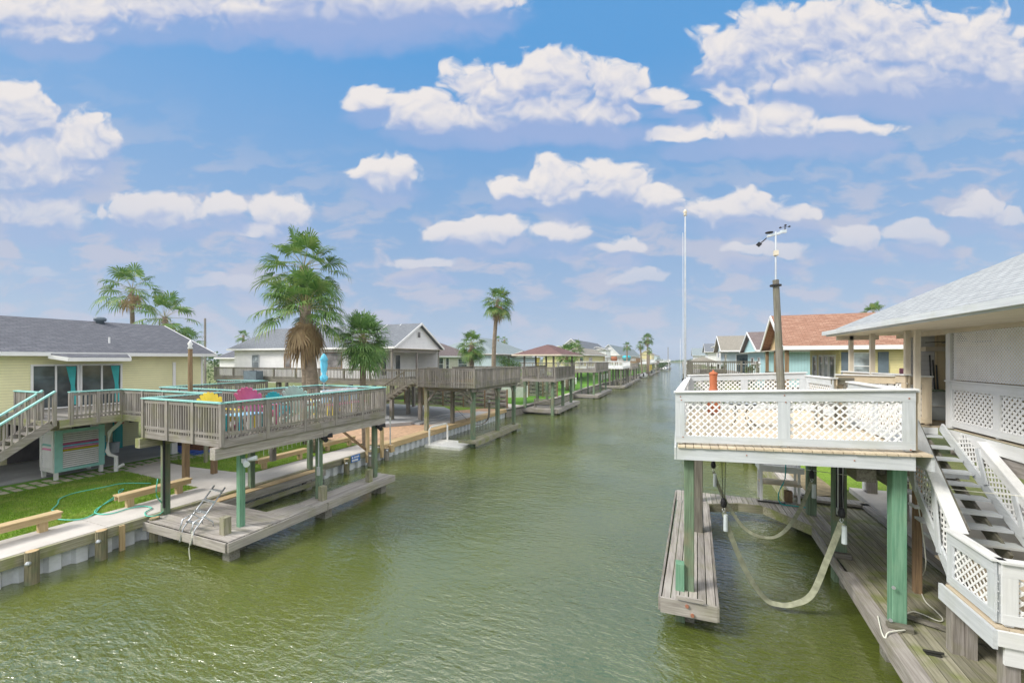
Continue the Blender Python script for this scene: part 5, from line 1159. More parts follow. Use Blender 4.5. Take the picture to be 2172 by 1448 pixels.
palm('small dark palm at the left edge of the stacked gray roofs', base_of(1225, 95), at(1225, 730, 95), .2, .2, 1.6, 18, 0, seed=29, nleaf=12)
palm('small palm with orange trunk in front of the long gray roof', base_of(1330, 100), at(1330, 732, 100), .2, .18, 1.3, 18, 0, seed=31, nleaf=12)
palm('tall distant palm, highest of the far cluster on the left bank', base_of(1373, 120), at(1374, 717, 120), .3, .25, 2.1, 28, 14, seed=33, nleaf=12, skirt=1)
palm('lower distant palm left of the tallest of the far cluster', base_of(1362, 124), at(1358, 731, 124), .25, .2, 1.7, 20, 6, seed=34, nleaf=12)
palm('lower distant palm right of the tallest of the far cluster', base_of(1376, 116), at(1377, 742, 116), .25, .2, 1.3, 16, 4, seed=35, nleaf=12)
palm('palm crown showing over the orange roof on the right', base_of(1853, 42), at(1853, 664, 42), .3, .25, 1.5, 24, 0, seed=36)
def bush(lab, c, rx, rz, n=500, kind='bush', seed=1, name='shrub', leaf=.16):
    random.seed(seed); c = Vector(c); t = thing(name, lab, 'bush', (c.x, c.y, c.z))
    mb = MB(); cl = [(random.uniform(-.5, .5), random.uniform(-.5, .5), random.uniform(.25, .8), random.uniform(.3, .55)) for _ in range(7)]
    for i in range(n):
        a, b_, z_, r_ = random.choice(cl); th = random.uniform(0, 6.28); ph = math.acos(random.uniform(-1, 1)); rr = r_*random.uniform(.7, 1.05)
        p = c+Vector(((a+rr*math.sin(ph)*math.cos(th))*rx, (b_+rr*math.sin(ph)*math.sin(th))*rx, max(.03, (z_+rr*math.cos(ph)*.6))*rz))
        d = Vector((random.uniform(-1, 1), random.uniform(-1, 1), random.uniform(-.4, 1))).normalized(); s = d.cross(Vector((random.random(), random.random(), random.random()))).normalized()*leaf*.3
        mb.add([p-d*leaf*.5, p+s, p+d*leaf*.7, p-s], [(0, 1, 2, 3)])
    mb.build('foliage', kind, t); mb = MB()
    for k in range(4): mb.tube([c, c+Vector((random.uniform(-.3, .3)*rx, random.uniform(-.3, .3)*rx, rz*.6))], .02, 5)
    mb.build('stems', 'trunk', t); return t
bush('dark leafy plant below the end of the near raised deck by the brown stairs', (-23.2, 24.4, 1.2), 1.1, 2.0, 700, seed=2)
bush('yellow green bush above the gray green deck beside the tall slender palm', base_of(1075, 50, 3.9), 1.4, 2.2, 500, seed=3)
bush('second smaller bush above the gray green deck, right of the first', base_of(1092, 50, 3.9), 1.1, 1.7, 400, seed=4)
bush('low bush behind the gazebo rail', base_of(1118, 52, 3.3), 1.5, 1.6, 400, seed=5)
bush('dense bush behind the lawn near the plain gray deck', base_of(1195, 70, 1), 2.5, 3.5, 600, seed=6, leaf=.3)
bush('green bush between the docks in the far distance on the left bank', base_of(1405, 200, .9), 3, 3.5, 500, seed=7, leaf=.5)
bush('dark bush cluster where the far left bank ends', base_of(1408, 240, .9), 6, 5, 600, seed=8, leaf=.7)
bush('round green bush over the fence between the yellow and the white house', base_of(465, 70, 1), 3, 6.5, 900, seed=9, leaf=.35)
bush('green hedge behind the white fence left of the gazebo', base_of(1130, 60, 1), 3, 2.6, 800, seed=12, leaf=.3)
# ================================================================ right bank: white raised deck with lattice rails
til = lambda x, y, z: (x, y, z+.042*(x-1.9))
ZD, ZT = 4.07, 5.19
t = thing('raised_deck', 'white raised deck with diagonal lattice railing over the right boat slip', 'deck', (1.9, 12.4, ZD))
def tm(): m = MB(); m.tr = til; return m
mb = tm(); random.seed(4); planks(mb, -.03, 4.0, 9.08, 15.6, ZD, 'Y', .155, .012, .038, .006); mb.build('floor', 'creamY', t)
mb = tm(); mb.box(-.04, 3.78, 9.12, 9.165, ZD-.29, ZD-.045); mb.build('front_fascia', 'wgrayX', t)
mb = tm(); mb.box(3.98, 4.03, 9.12, 15.6, ZD-.29, ZD-.045); mb.build('side_fascia', 'wgrayY', t); mb = tm(); mb.box(-.09, -.05, 9.12, 15.6, ZD-.29, ZD-.045); mb.build('side_fascia', 'wgrayY', t)
mb = tm(); mb.box(-.05, 3.95, 15.6, 15.65, ZD-.29, ZD-.045); mb.build('back_fascia', 'whiteX', t)
mb = tm()
for k in range(13): yy = 9.6+k*.48; mb.box(0, 3.95, yy, yy+.045, ZD-.24, ZD-.045)
mb.build('joists', 'brownX', t)
def lat_rail(par, P, Q, zf, zt, npost=2, tr=None, cream=False, face=-1, pitch=.137, sw=.032, cap=True, board='wgray', topb=.19, botb=.14, gap=.05, pw=.2):
    """lattice railing with wide top and bottom boards from P to Q"""
    P, Q = Vector((*P, 0)), Vector((*Q, 0)); d = (Q-P); L = d.length; d.normalize(); ax = 'X' if abs(d.x) > abs(d.y) else 'Y'
    nrm = Vector((d.y, -d.x, 0)); up = Vector((0, 0, 1))
    def nm(): m = MB(); m.tr = tr; return m
    z0, z1 = zf+gap, zt-.03
    m = nm(); m.beam(P+up*(z1-topb/2)+nrm*.022, Q+up*(z1-topb/2)+nrm*.022, .03, topb); m.beam(P+up*(z0+botb/2)+nrm*.022, Q+up*(z0+botb/2)+nrm*.022, .03, botb); rr = m.build('rail_boards', board+ax, par)
    m = nm(); m.beam(P+up*(z1-topb/2)-nrm*.055, Q+up*(z1-topb/2)-nrm*.055, .03, topb); m.build('inner_board', ('cream' if cream else board)+ax, rr)
    if cap: m = nm(); m.beam(P-d*.03+up*(zt-.013), Q+d*.03+up*(zt-.013), .16, .03); m.build('cap_rail', 'white'+ax, rr)
    pts = [P+d*(L*i/npost) for i in range(npost+1)]
    for i, c in enumerate(pts):
        hw = pw/2; lo = 0 if i == 0 else -hw; hi = 0 if i == npost else hw
        if i == 0: lo, hi = 0, pw*.9
        if i == npost: lo, hi = -pw*.9, 0
        m = nm(); m.beam(c+d*lo+up*((z0+botb+z1-topb)/2)+nrm*.018, c+d*hi+up*((z0+botb+z1-topb)/2)+nrm*.018, .03, z1-topb-z0-botb+.0); m.build('rail_post', board+'Z', rr)
        m = nm(); cc = c+d*(lo+hi)/2; m.cb(cc.x-nrm.x*.03, cc.y-nrm.y*.03, (zf+.02+z1-.03)/2, .09, .09, z1-.03-zf-.02); m.build('inner_post', ('cream' if cream else board)+'Z', rr)
    m = nm(); H_ = z1-topb-z0-botb+.06
    lattice(m, P+d*.02+up*(z0+botb-.03)-nrm*.004, d, up, nrm, L-.04, H_, pitch, sw); m.build('lattice_panel', 'lattice', rr)
    return rr
lat_rail(t, (-.07, 9.25), (3.82, 9.25), ZD-.0, ZT, 2, til)
for (bx_, bz_) in [(.0, 5.0), (.02, 4.93), (1.85, 5.09), (1.87, 4.96), (3.7, 5.1), (.05, 4.16), (3.72, 4.2), (1.2, 3.9), (2.9, 3.96)]:
    mb = MB(); mb.cyl((bx_+.03, 9.212 if bz_ > 4.05 else 9.118, bz_), (bx_+.03, 9.204 if bz_ > 4.05 else 9.11, bz_), .013, .012, 8); mb.build('screw_head', 'brick', t)
lat_rail(t, (.02, 9.35), (.3, 15.55), ZD, ZT+.02, 3, til, True)
lat_rail(t, (.3, 15.55), (3.75, 15.55), ZD, ZT+.1, 2, til, True)
lat_rail(t, (3.78, 15.5), (3.9, 13.5), ZD, ZT, 1, til, True)
lat_rail(t, (3.92, 12.5), (3.82, 9.3), ZD, ZT-.04, 2, til, True)
mb = MB(); mb.box(3.85, 4.75, 13.55, 13.6, 5.1, 5.28)
for k in range(4): mb.box(3.9+k*.22, 3.96+k*.22, 13.56, 13.6, 4.25, 5.1)
mb.build('gray_gate', 'graydX', t)
# posts that carry it
for (x, y, z0, z1, w_, m_) in [(.2, 9.42, -.7, 3.76, .195, 'greenZ'), (.5, 12.7, -.7, 3.76, .24, 'graydZ'), (3.72, 9.62, .905, 3.86, .215, 'brightZ'), (3.7, 12.5, -.7, 3.86, .26, 'greenZ'), (3.85, 15.4, .6, 3.86, .24, 'greenZ'), (.6, 15.4, -.6, 3.76, .22, 'greenZ')]:
    post(t, x, y, z0, z1, w_, m_, wz=WZ if x < 3 else None)
mb = MB(); mb.cb(.02, 9.35, 1.15, .17, .2, .62); mb.build('stub_post', 'brightZ', t); mb = MB(); mb.cb(.02, 9.36, .2, .19, .22, 1.2); mb.build('stub_post', 'greenZ', t)
mb = MB(); mb.beam((3.6, 9.8, 3.72), (2.2, 12.5, 3.72), .14, .26); mb.beam((3.95, 9.9, 3.72), (3.95, 15.3, 3.72), .12, .26); mb.build('beam', 'graydY', t)
mb = MB(); mb.cb(3.3, 9.95, 3.6, .3, .5, .3); mb.cb(3.75, 10.0, 3.55, .25, .5, .3); mb.build('beam_end', 'graydY', t)
mb = MB(); mb.cb(3.68, 9.42, .95, .36, .1, .12); mb.cb(3.72, 12.3, .96, .34, .12, .12); mb.build('post_block', 'graydX', t)
mb = MB(); mb.cyl((3.55, 9.42, 1.06), (3.55, 9.4, 1.06), .03, .03, 8); mb.cyl((3.6, 9.44, 1.65), (3.6, 9.42, 1.65), .03, .03, 8); mb.build('bolt', 'steel', t)

# dock around the slip
t = thing('dock', 'U shaped weathered plank dock around the right boat slip', 'dock', (2.5, 12, .9))
random.seed(12)
mb = MB(); strip_planks(mb, (-.33, 8.9), (-.05, 15.2), (.9, 15.2), (.68, 8.95), .9, 6, .02); mb.build('finger_decking', 'dockY', t)
mb = MB()
n = 26
for k in range(n):
    u0, u1 = k/n, (k+1)/n; x0, x1 = -.07+u0*4.2, -.07+u1*4.2-.02
    def inner(x): return 15.22 if x < .95 else (15.22+(x-.95)*.5 if x < 1.85 else (15.68 if x < 2.6 else 15.68-(x-2.6)*1.32))
    mb.prism([(x0, inner(x0), .9), (x1, inner(x1), .9), (x1, 16.35+.1*u1, .9), (x0, 16.35+.1*u0, .9)], .035)
mb.build('head_decking', 'dockX' if False else 'dockY', t)
mb = MB(); nb = 13
for k in range(nb):
    u0, u1 = k/nb, (k+1)/nb; xa0, xa1 = 3.2+u0*2.05, 3.2+u1*2.05-.014; xb0, xb1 = 3.62+u0*2.05, 3.62+u1*2.05-.014
    yb = 16.6+.1*u0
    y_s = 14.3 if k > 2 else 14.25-.0*k
    dz = random.uniform(-.003, .003)
    mb.prism([(xa0, 2.0, .9+dz), (xa1, 2.0, .9+dz), (xb1, 11.5, .9+dz), (xb0, 11.5, .9+dz)], .035)
    xc0, xc1 = 3.62+u0*2.05, 3.62+u1*2.05-.014
    mb.prism([(xb0, 11.52, .9-dz), (xb1, 11.52, .9-dz), (xc1, yb, .9-dz), (xc0, yb, .9-dz)], .035)
mb.build('decking', 'mossyY', t)
mb = MB(); mb.prism([(3.0, 2, .93), (3.3, 2, .93), (3.68, 11.5, .93), (3.45, 11.5, .93)], .03); mb.build('edge_board', 'dockY', t)
mb = MB(); mb.beam((-.35, 8.87, .76), (.7, 8.92, .76), .05, .3); mb.build('end_fascia', 'dockX', t)
mb = MB(); mb.box(-.05, .45, 8.83, 8.87, .95, 1.02); mb.build('cap_block', 'dockX', t)
mb = MB(); mb.cyl((.15, 8.86, .84), (.15, 8.83, .84), .035, .035, 8); mb.cyl((.25, 8.86, .68), (.25, 8.83, .68), .035, .035, 8); mb.build('bolt', 'brick', t)
mb = MB(); mb.beam((.71, 8.9, .76), (.92, 15.2, .76), .05, .27); mb.beam((-.37, 8.9, .76), (-.1, 16.3, .76), .05, .27); mb.beam((3.02, 2, .75), (3.52, 11.5, .75), .06, .3); mb.beam((3.52, 11.5, .75), (3.62, 14.3, .75), .06, .27); mb.build('side_fascia', 'grayY', t)
mb = MB(); mb.beam((.93, 15.2, .76), (1.86, 15.66, .76), .05, .27); mb.beam((1.86, 15.66, .76), (2.6, 15.68, .76), .05, .27); mb.beam((2.6, 15.68, .76), (3.64, 14.3, .76), .05, .27); mb.build('corner_fascia', 'mossyX', t)
for (x, y) in [(3.35, 6.5), (3.45, 9.6), (3.6, 12.2), (.3, 12.6), (3.2, 4)]: mb = MB(); mb.cb(x+.18, y, 0, .24, .24, 1.5); o = mb.build('pile', 'graydZ', t); mb = MB(); mb.cb(x+.18, y, .28, .25, .25, .3); mb.build('barnacle_band', 'barnacle', o)
# slings with pulleys and cables
def sling(lab, pts, w_=.09):
    t = thing('boat_sling', lab, 'sling', pts[0], 'boat lift slings over the right slip')
    P = smooth([Vector(p) for p in pts], 6); mb = MB(); vs = []; n = len(P)
    for k, p in enumerate(P):
        d = (P[min(k+1, n-1)]-P[max(k-1, 0)]).normalized(); tw = .5+.5*math.sin(k/n*9.0)
        s = (Vector((-d.z, 0, d.x))*(.55+.45*tw)+Vector((0, .75*(1-tw)+.2, 0))).normalized()*w_/2; vs += [p-s, p+s, p+s+Vector((0, .012, -.002)), p-s+Vector((0, .012, -.002))]
    mb.add(vs, [(4*k+i, 4*k+(i+1) % 4, 4*k+4+(i+1) % 4, 4*k+4+i) for k in range(n-1) for i in range(4)]); mb.build('webbing', 'strap', t, smooth=False)
    for e in (pts[0], pts[-1]):
        e = Vector(e); mb = MB(); mb.lathe((e.x, e.y, e.z+.12), [(.02, -.02), (.06, 0), (.07, .09), (.05, .17), (.02, .2)], 10); mb.build('pulley', 'black', t, smooth=True)
        mb = MB(); mb.tube([e+Vector((0, 0, 0)), e+Vector((.03, 0, .05)), e+Vector((0, 0, .13)), e+Vector((-.03, 0, .05)), e], .01, 6); mb.build('shackle', 'steel', t)
        mb = MB(); mb.tube([e+Vector((-.02, 0, .3)), Vector((e.x-.04, e.y, 3.8))], .007, 5); mb.tube([e+Vector((.02, 0, .3)), Vector((e.x+.05, e.y, 3.8))], .007, 5); mb.build('cable', 'darkwire', t)
        mb = MB(); mb.cyl(e+Vector((.04, -.02, -.05)), e+Vector((.04, -.02, -.42)), .045, .05, 10); mb.build('weight', 'plastic', t)
sling('olive sling hanging at the back of the right slip', [onY(a, b, 13.3) for a, b in [(1513, 1000), (1535, 1055), (1572, 1112), (1605, 1135), (1640, 1139), (1668, 1122), (1697, 1080), (1722, 1022)]])
sling('pale sling hanging lowest at the front of the right slip', [onY(a, b, 10.45) for a, b in [(1535, 1085), (1552, 1140), (1585, 1215), (1622, 1268), (1650, 1281), (1682, 1281), (1722, 1260), (1755, 1185), (1785, 1108)]], .11)
t = thing('boat_lift_gear', 'dark cable gear with light rods strapped to the middle right dock post', 'lift gear', (3.5, 12.3, 2.6))
mb = MB(); mb.box(3.6, 3.76, 12.33, 12.37, 1.9, 3.8); mb.build('back_plate', 'black', t)
for dx in (3.62, 3.72): mb = MB(); mb.tube([(dx, 12.28, 2.1), (dx, 12.28, 3.8)], .013, 5); mb.build('cable_rod', 'steel', t)
mb = MB(); mb.cb(3.64, 12.26, 2.05, .1, .08, .16); mb.build('motor_box', 'steel', t)
# white fish cleaning table at the head of the dock
t = thing('cleaning_table', 'white framed fish cleaning table at the back of the right dock', 'table', (3.1, 16.6, .9))
A = Vector((2.62, 16.15, .9)); B = Vector((3.75, 16.35, .9))
for p in (A, B, A+Vector((0, .5, 0)), B+Vector((0, .5, 0))): mb = MB(); mb.cb(p.x, p.y, 1.55, .07, .07, 1.35); mb.build('leg', 'trim', t)
mb = MB(); mb.box(2.55, 3.85, 16.1, 16.9, 1.95, 2.02); mb.build('table_top', 'trim', t); mb = MB(); mb.box(2.6, 3.8, 16.15, 16.85, 1.5, 1.54); mb.build('shelf', 'creamX', t)
mb = MB(); mb.box(2.55, 3.85, 16.1, 16.13, 2.02, 2.16); mb.box(2.55, 2.58, 16.13, 16.9, 2.02, 2.3); mb.box(2.55, 3.85, 16.87, 16.9, 2.02, 2.3); mb.build('splash_board', 'trim', t)
mb = MB(); mb.cb(2.9, 16.06, .93, .8, .05, .04); mb.build('foot_bar', 'darkwire', t)
mb = MB(); mb.tube(smooth([Vector((3.3, 16.02, 2.5)), Vector((3.28, 16.0, 1.8)), Vector((3.1, 16.0, 1.3)), Vector((3.15, 15.98, .95)), Vector((3.5, 15.95, .93)), Vector((3.9, 15.9, .93))]), .018, 6); tag(mb.build('garden_hose', 'tealdark'), 'dark green hose hanging over the fish cleaning table', 'hose')
mb = MB(); mb.cb(3.45, 16.4, 1.1, .22, .2, .36); tag(mb.build('crate', 'brownZ'), 'brown wooden box under the fish cleaning table', 'box')
# ropes
mb = MB(); a = onY(1690, 993, 16.4); b = Vector((3.6, 9.9, 3.35)); P = [onY(1690, 993, 16.2), onY(1780, 1005, 12.2), onY(1870, 1017, 10.2), Wd(2000, 1035, 8.2), Wd(2172, 1052, 7.2), Wd(2300, 1062, 6.8)]
mb.tube(smooth(P, 4), .008, 5); tag(mb.build('rope', 'rope'), 'taut pale rope running across the right slip to the stairs', 'rope')
mb = MB(); mb.tube(smooth([G(a_, b_, .93) for a_, b_ in [(1915, 1306), (1935, 1296), (1960, 1303), (1990, 1316), (2000, 1312), (1985, 1295), (1960, 1270), (1950, 1230)]]+[Vector((4.72, 11.0, 1.6)), Vector((4.6, 11.05, 2.9))], 4), .01, 5); tag(mb.build('rope', 'rope'), 'thin pale rope coiled on the right dock planks beside the bright green post', 'rope')
mb = MB(); mb.tube(smooth([G(1922, 1335, .95), G(1885, 1340, .97), G(1878, 1352, .93), G(1870, 1340, .95), G(1862, 1306, .95)], 4), .012, 5); tag(mb.build('rope', 'rope'), 'rope tied round the foot of the bright green post', 'rope')
mb = MB(); mb.cb(4.62, 11.1, 2.3, .12, .12, 2.8); tag(mb.build('post', 'brownZ'), 'slim brown post standing on the right dock beside the stairs', 'post')
mb = MB(); p = G(1980, 1385, .93); mb.box(p.x-.1, p.x+.1, p.y-.03, p.y+.03, .9, .93); mb.tube([(p.x-.13, p.y, .95), (p.x+.13, p.y, .96)], .02, 6); tag(mb.build('cleat', 'darkwire'), 'small dark dock cleat on the planks near the bottom right', 'cleat')
mb = MB(); p = G(1990, 1330, .93); mb.beam((p.x-.5, p.y+.2, .96), (p.x+.6, p.y-.3, .96), .1, .05); tag(mb.build('plank', 'graydX'), 'loose gray plank lying across the right dock by the landing post', 'plank')
for (x, y, w_, l) in [(6.2, 17.9, .3, 'thick gray square post on the slab behind the slip, farther one'), (5.95, 15.3, .36, 'thick gray square post on the slab behind the slip, nearer one')]:
    tag(post(None, x, y, 1.1, 3.9, w_, 'grayZ', 'post'), l, 'post', 'porch support posts')
    mb = MB(); mb.box(x-w_/2-.05, x-w_/2-.005, y-.1, y+.1, 1.2, 3.4); tag(mb.build('downspout', 'trim'), 'white pipe on the '+('farther' if y > 17 else 'nearer')+' gray post behind the slip', 'downspout')

# stairs with lattice sides and a lower landing
t = thing('stairs', 'white wooden stairs with lattice sides going down from the porch to a landing', 'stairs', (5, 11, 2))
random.seed(6)
mb = MB()
TR = [(12.85, 3.95), (12.45, 3.75), (12.12, 3.55), (11.75, 3.35), (11.55, 3.15), (11.24, 2.95), (10.92, 2.75), (10.65, 2.55), (10.33, 2.35)]
for (yy, z) in TR: mb.box(4.5, 5.82, yy-.02, yy+.26, z-.045, z)
mb.build('treads', 'wgrayX', t)
mb = MB(); mb.box(4.5, 5.8, 13.0, 13.03, 3.96, 4.12); mb.build('kickboard', 'whiteX', t); mb = MB(); mb.box(4.5, 5.8, 11.85, 11.88, 3.18, 3.34); mb.build('kickboard', 'whiteX', t)
for x in (4.95, 5.6): 
    mb = MB(); mb.beam((x, 13.0, 3.75), (x, 10.35, 2.1), .05, .28, ); mb.build('carriage', 'graydY', t)
# left side panel: cap rail, bottom board, braces, lattice
XL = 4.27; a0 = Vector((XL, 8.95, 2.93)); a1 = Vector((XL, 10.55, 4.66)); b0 = Vector((XL, 8.95, 1.86)); b1 = Vector((XL, 10.6, 3.62))
mb = MB(); mb.beam(a0, a1, .2, .035, (0, 0, 1)); mb.build('handrail', 'whiteY', t)
mb = MB(); mb.beam(b0+Vector((-.02, 0, .04)), b1+Vector((-.02, 0, .04)), .035, .17); mb.beam(a0+Vector((-.02, 0, -.12)), a1+Vector((-.02, 0, -.12)), .035, .16); mb.build('side_board', 'wgrayY', t)
mb = MB(); mb.beam((XL+.14, 9.05, 2.95), (XL+.14, 10.6, 4.55), .045, .05); mb.build('grab_rail', 'graydY', t)
dv = (b1-b0); Ls = dv.length; dv.normalize()
mb = MB(); lattice(mb, b0+Vector((.02, 0, .02))+dv*.35, dv, Vector((0, -dv.z, dv.y)), Vector((1, 0, 0)), Ls-.3, .66, .135, .036); mb.build('lattice_panel', 'lattice', t)
for q in (.3, .78):
    c0 = b0.lerp(b1, q); c1 = a0.lerp(a1, q+.12); mb = MB(); mb.beam(c0+Vector((-.045, 0, 0)), c1+Vector((-.045, 0, -.1)), .03, .11); mb.build('brace', 'wgrayZ', t)
# right side panel
XR = 5.86; r0 = Vector((XR, 10.1, 2.25)); r1 = Vector((XR, 13.0, 4.15)); dv = (r1-r0); Lr = dv.length; dv.normalize()
mb = MB(); mb.beam(r0, r1, .045, .2); mb.build('side_board', 'wgrayY', t)
mb = MB(); mb.beam((XR, 11.6, 4.05), (XR, 9.9, 2.98), .16, .04); mb.beam((XR, 11.6, 3.92), (XR, 9.9, 2.85), .04, .24); mb.build('handrail', 'whiteY', t)
mb = MB(); lattice(mb, r0+Vector((.02, 0, .08))+dv*.2, dv, Vector((0, -dv.z, dv.y)), Vector((1, 0, 0)), 1.9, .56, .135, .036); lattice(mb, r0+dv*2.12+Vector((.02, 0, .08)), dv, Vector((0, -dv.z, dv.y)), Vector((1, 0, 0)), .7, .33, .135, .036); mb.build('lattice_panel', 'lattice', t)
for q in (.1, .45): c0 = r0.lerp(r1, q); mb = MB(); mb.beam(c0+Vector((-.03, 0, .1)), c0+dv*.32+Vector((-.03, 0, .62)), .03, .11); mb.build('brace', 'wgrayZ', t)
# landing
ZL = 2.05
t = thing('landing', 'white lower landing with lattice railing in the bottom right corner', 'landing', (4.6, 8.5, ZL))
mb = MB(); planks(mb, 4.1, 6.2, 7.82, 8.98, ZL, 'Y', .14); planks(mb, 4.52, 6.2, 9.0, 10.25, ZL, 'Y', .14); mb.build('floor', 'creamY', t)
mb = MB(); mb.box(4.04, 4.09, 7.76, 9.05, ZL-.28, ZL-.02); mb.build('side_fascia', 'wgrayY', t)
mb = MB(); mb.box(4.09, 6.2, 7.755, 7.8, ZL-.23, ZL-.02); mb.box(4.18, 6.2, 7.80, 7.84, ZL-.5, ZL-.25); mb.build('front_fascia', 'whiteX', t)
lat_rail(t, (4.15, 8.98), (4.15, 7.88), ZL, ZL+.93, 1, None, pw=.16)
lat_rail(t, (4.17, 7.86), (6.3, 7.86), ZL, ZL+.93, 1, None, pw=.18, board='white')
for (x, y) in [(4.28, 9.1), (4.3, 7.95), (5.9, 9.9)]: post(t, x, y, .85, ZL-.05, .17, 'grayZ')
mb = MB(); mb.cb(4.42, 9.05, 1.2, .12, .2, .7); mb.build('post_block', 'grayZ', t)

# ================================================================ right house with porch
ZP = 4.15
t = thing('house', 'near house on the right with light gray hip roof and latticed porch', 'house', (9, 8, 1))
ro = roof(t, 4.3, 15.3, -6, 15.5, 6.62, 9.6, 'Y', 5.5, 5.4, 'sh_light', fas='wgrayY', fh=.15, soffit='beige')
mb = MB(); mb.box(4.18, 4.27, -6, 15.6, 6.52, 6.64); mb.build('gutter', 'teal' if False else 'wgrayY', ro)
mb = MB(); planks(mb, 6.0, 8.1, 0.0, 17.4, ZP, 'Y', .15, .006); planks(mb, 4.05, 5.98, 13.05, 17.4, ZP, 'Y', .15, .006); mb.build('porch_floor', 'creamY', t)
mb = MB(); mb.box(5.93, 5.98, 0, 12.98, ZP-.3, ZP-.04); mb.build('porch_fascia', 'whiteY', t)
mb = MB(); mb.box(5.98, 6.2, 0, 12.9, ZP-.62, ZP-.31); mb.build('porch_beam', 'grayY', t)
mb = MB(); mb.box(8.1, 15, -5.5, 13.2, 3.9, 6.5); wo_ = mb.build('wall', 'side_beige', t)
mb = MB(); mb.box(8.0, 15, 13.2, 18.2, 3.9, 6.5); mb.build('wall', 'side_beige', t)
mb = MB(); mb.box(6.62, 8.1, 14.95, 15.05, 4.15, 6.5); mb.build('end_wall', 'side_beige', t); mb = MB(); mb.box(6.1, 6.61, 14.98, 15.08, 4.15, 6.5); mb.build('door_panel', 'side_white', t)
mb = MB(); mb.box(6.3, 8.0, 14.7, 14.94, 6.0, 6.12); mb.build('lintel', 'beige', t)
lat_rail(t, (5.98, 12.95), (5.98, 6.5), ZP, ZP+1.13, 4, None, pitch=.135, sw=.05, board='white', pw=.2)
mb = MB(); lattice(mb, Vector((5.97, 12.75, ZP+1.15)), Vector((0, -1, 0)), Vector((0, 0, 1)), Vector((-1, 0, 0)), 2.6, 1.32, .078, .031, .003)
lattice(mb, Vector((5.97, 9.95, ZP+1.15)), Vector((0, -1, 0)), Vector((0, 0, 1)), Vector((-1, 0, 0)), 2.6, 1.32, .078, .031, .003); mb.build('privacy_lattice', 'lattice', t)
for y in (12.88, 10.05, 7.2): mb = MB(); mb.cb(5.98, y, (ZP+6.55)/2+.0, .12, .16, 6.55-ZP); mb.build('porch_post', 'whiteZ', t)
mb = MB(); mb.box(5.9, 6.06, 7, 12.9, 6.4, 6.52); mb.box(5.9, 6.06, 12.9, 15.3, 6.38, 6.5); mb.build('porch_header', 'beige', t)
for (px, Y) in [(1805, 15.35), (1850, 14.2), (1924, 13.05), (1945, 12.75)]:
    p = onY(px, 760, Y); mb = MB(); mb.cb(p.x, p.y, (ZP+6.5)/2, .1, .1, 6.5-ZP); mb.build('porch_post', 'beige', t)
mb = MB(); mb.box(4.5, 5.5, 15.3, 15.42, 6.36, 6.5); mb.build('porch_header', 'beige', t)
lat_rail(t, (4.75, 15.6), (5.2, 12.95), ZP, ZP+1.26, 2, None, pitch=.135, sw=.05, board='beige' if False else 'cream', pw=.16)
lat_rail(t, (4.0, 13.7), (5.75, 13.15), ZP, ZP+1.22, 1, None, pitch=.135, sw=.05, board='cream', pw=.2)
# ceiling fan
t = thing('ceiling_fan', 'dark ceiling fan under the porch roof of the right house', 'fan', (6.7, 13.9, 6.2))
mb = MB(); mb.lathe((6.6, 13.9, 6.2), [(.03, .32), (.1, .3), (.05, .2), (.14, .12), (.16, .02), (.05, 0)], 12); mb.build('motor', 'black', t, smooth=True)
for k in range(5):
    a = k*1.2566+.3; mb = MB(); mb.beam((6.6+.12*math.cos(a), 13.9+.12*math.sin(a), 6.24), (6.6+.6*math.cos(a), 13.9+.6*math.sin(a), 6.22), .14, .015); mb.build('blade', 'darkwire', t)
for k, (z, l, mt) in enumerate([(4.16, 'lower clear storage bin on the porch floor', 'plastic'), (4.56, 'upper clear storage bin with green lid on the porch', 'plastic')]):
    t = thing('storage_bin', l, 'storage bin', (6.3, 14.5, z)); mb = MB(); mb.prism([(6.05, 14.3, z+.36), (6.6, 14.3, z+.36), (6.6, 14.75, z+.36), (6.05, 14.75, z+.36)], .36); mb.build('box', mt, t)
    mb = MB(); mb.box(6.02, 6.63, 14.27, 14.78, z+.36, z+.395); mb.build('lid', 'green'+'Z' if k else 'plwhite', t)
t = thing('broom', 'dark broom and poles leaning against the porch wall', 'broom', (6.5, 14.8, ZP))
for dx in (0, .07, .14): mb = MB(); mb.tube([(6.5+dx, 14.8, ZP), (6.48+dx, 14.92, 5.9-dx*2)], .018, 6); mb.build('handle', 'darkwire', t)
mb = MB(); mb.lathe((5.5, 14.6, ZP+.9), [(.3, -.8), (.34, -.1), (.25, .2), (.05, .3)], 12); tag(mb.build('covered_chair', 'black', smooth=True), 'dark rounded cover behind the porch posts', 'cover')
mb = MB(); mb.cb(5.75, 14.6, 5.35, .1, .03, .35); tag(mb.build('towel', 'lightpink'), 'pink cloth hanging between the porch posts', 'cloth')

# things on the white deck
t = thing('chiminea', 'rust orange clay chimney stove with a lid on the white deck', 'chimney stove', (1.0, 14.2, ZD))
p = onY(1513, 800, 14.2); mb = MB(); mb.lathe((p.x, p.y, ZD), [(.15, 0), (.2, .2), (.2, .45), (.13, .7), (.105, .85), (.112, 1.2), (.12, 1.22)], 20); mb.build('body', 'terra', t, smooth=True)
mb = MB(); mb.lathe((p.x, p.y, ZD+1.24), [(.125, -.02), (.13, .02), (.09, .06), (.03, .08), (.035, .11), (.01, .13)], 20); mb.build('lid', 'terra', t, smooth=True)
t = thing('flagpole', 'tall bare white flagpole at the outer corner of the white deck', 'flagpole', (.19, 14.4, ZD))
mb = MB(); mb.cyl((.19, 14.4, ZD-.3), (.19, 14.4, 10.45), .038, .022, 12); mb.build('pole', 'steel', t); mb = MB(); mb.lathe((.19, 14.4, 10.45), [(.03, 0), (.06, .02), (.03, .06), (.055, .1), (.06, .14), (.03, .2), (.005, .21)], 12); mb.build('finial', 'beige', t, smooth=True)
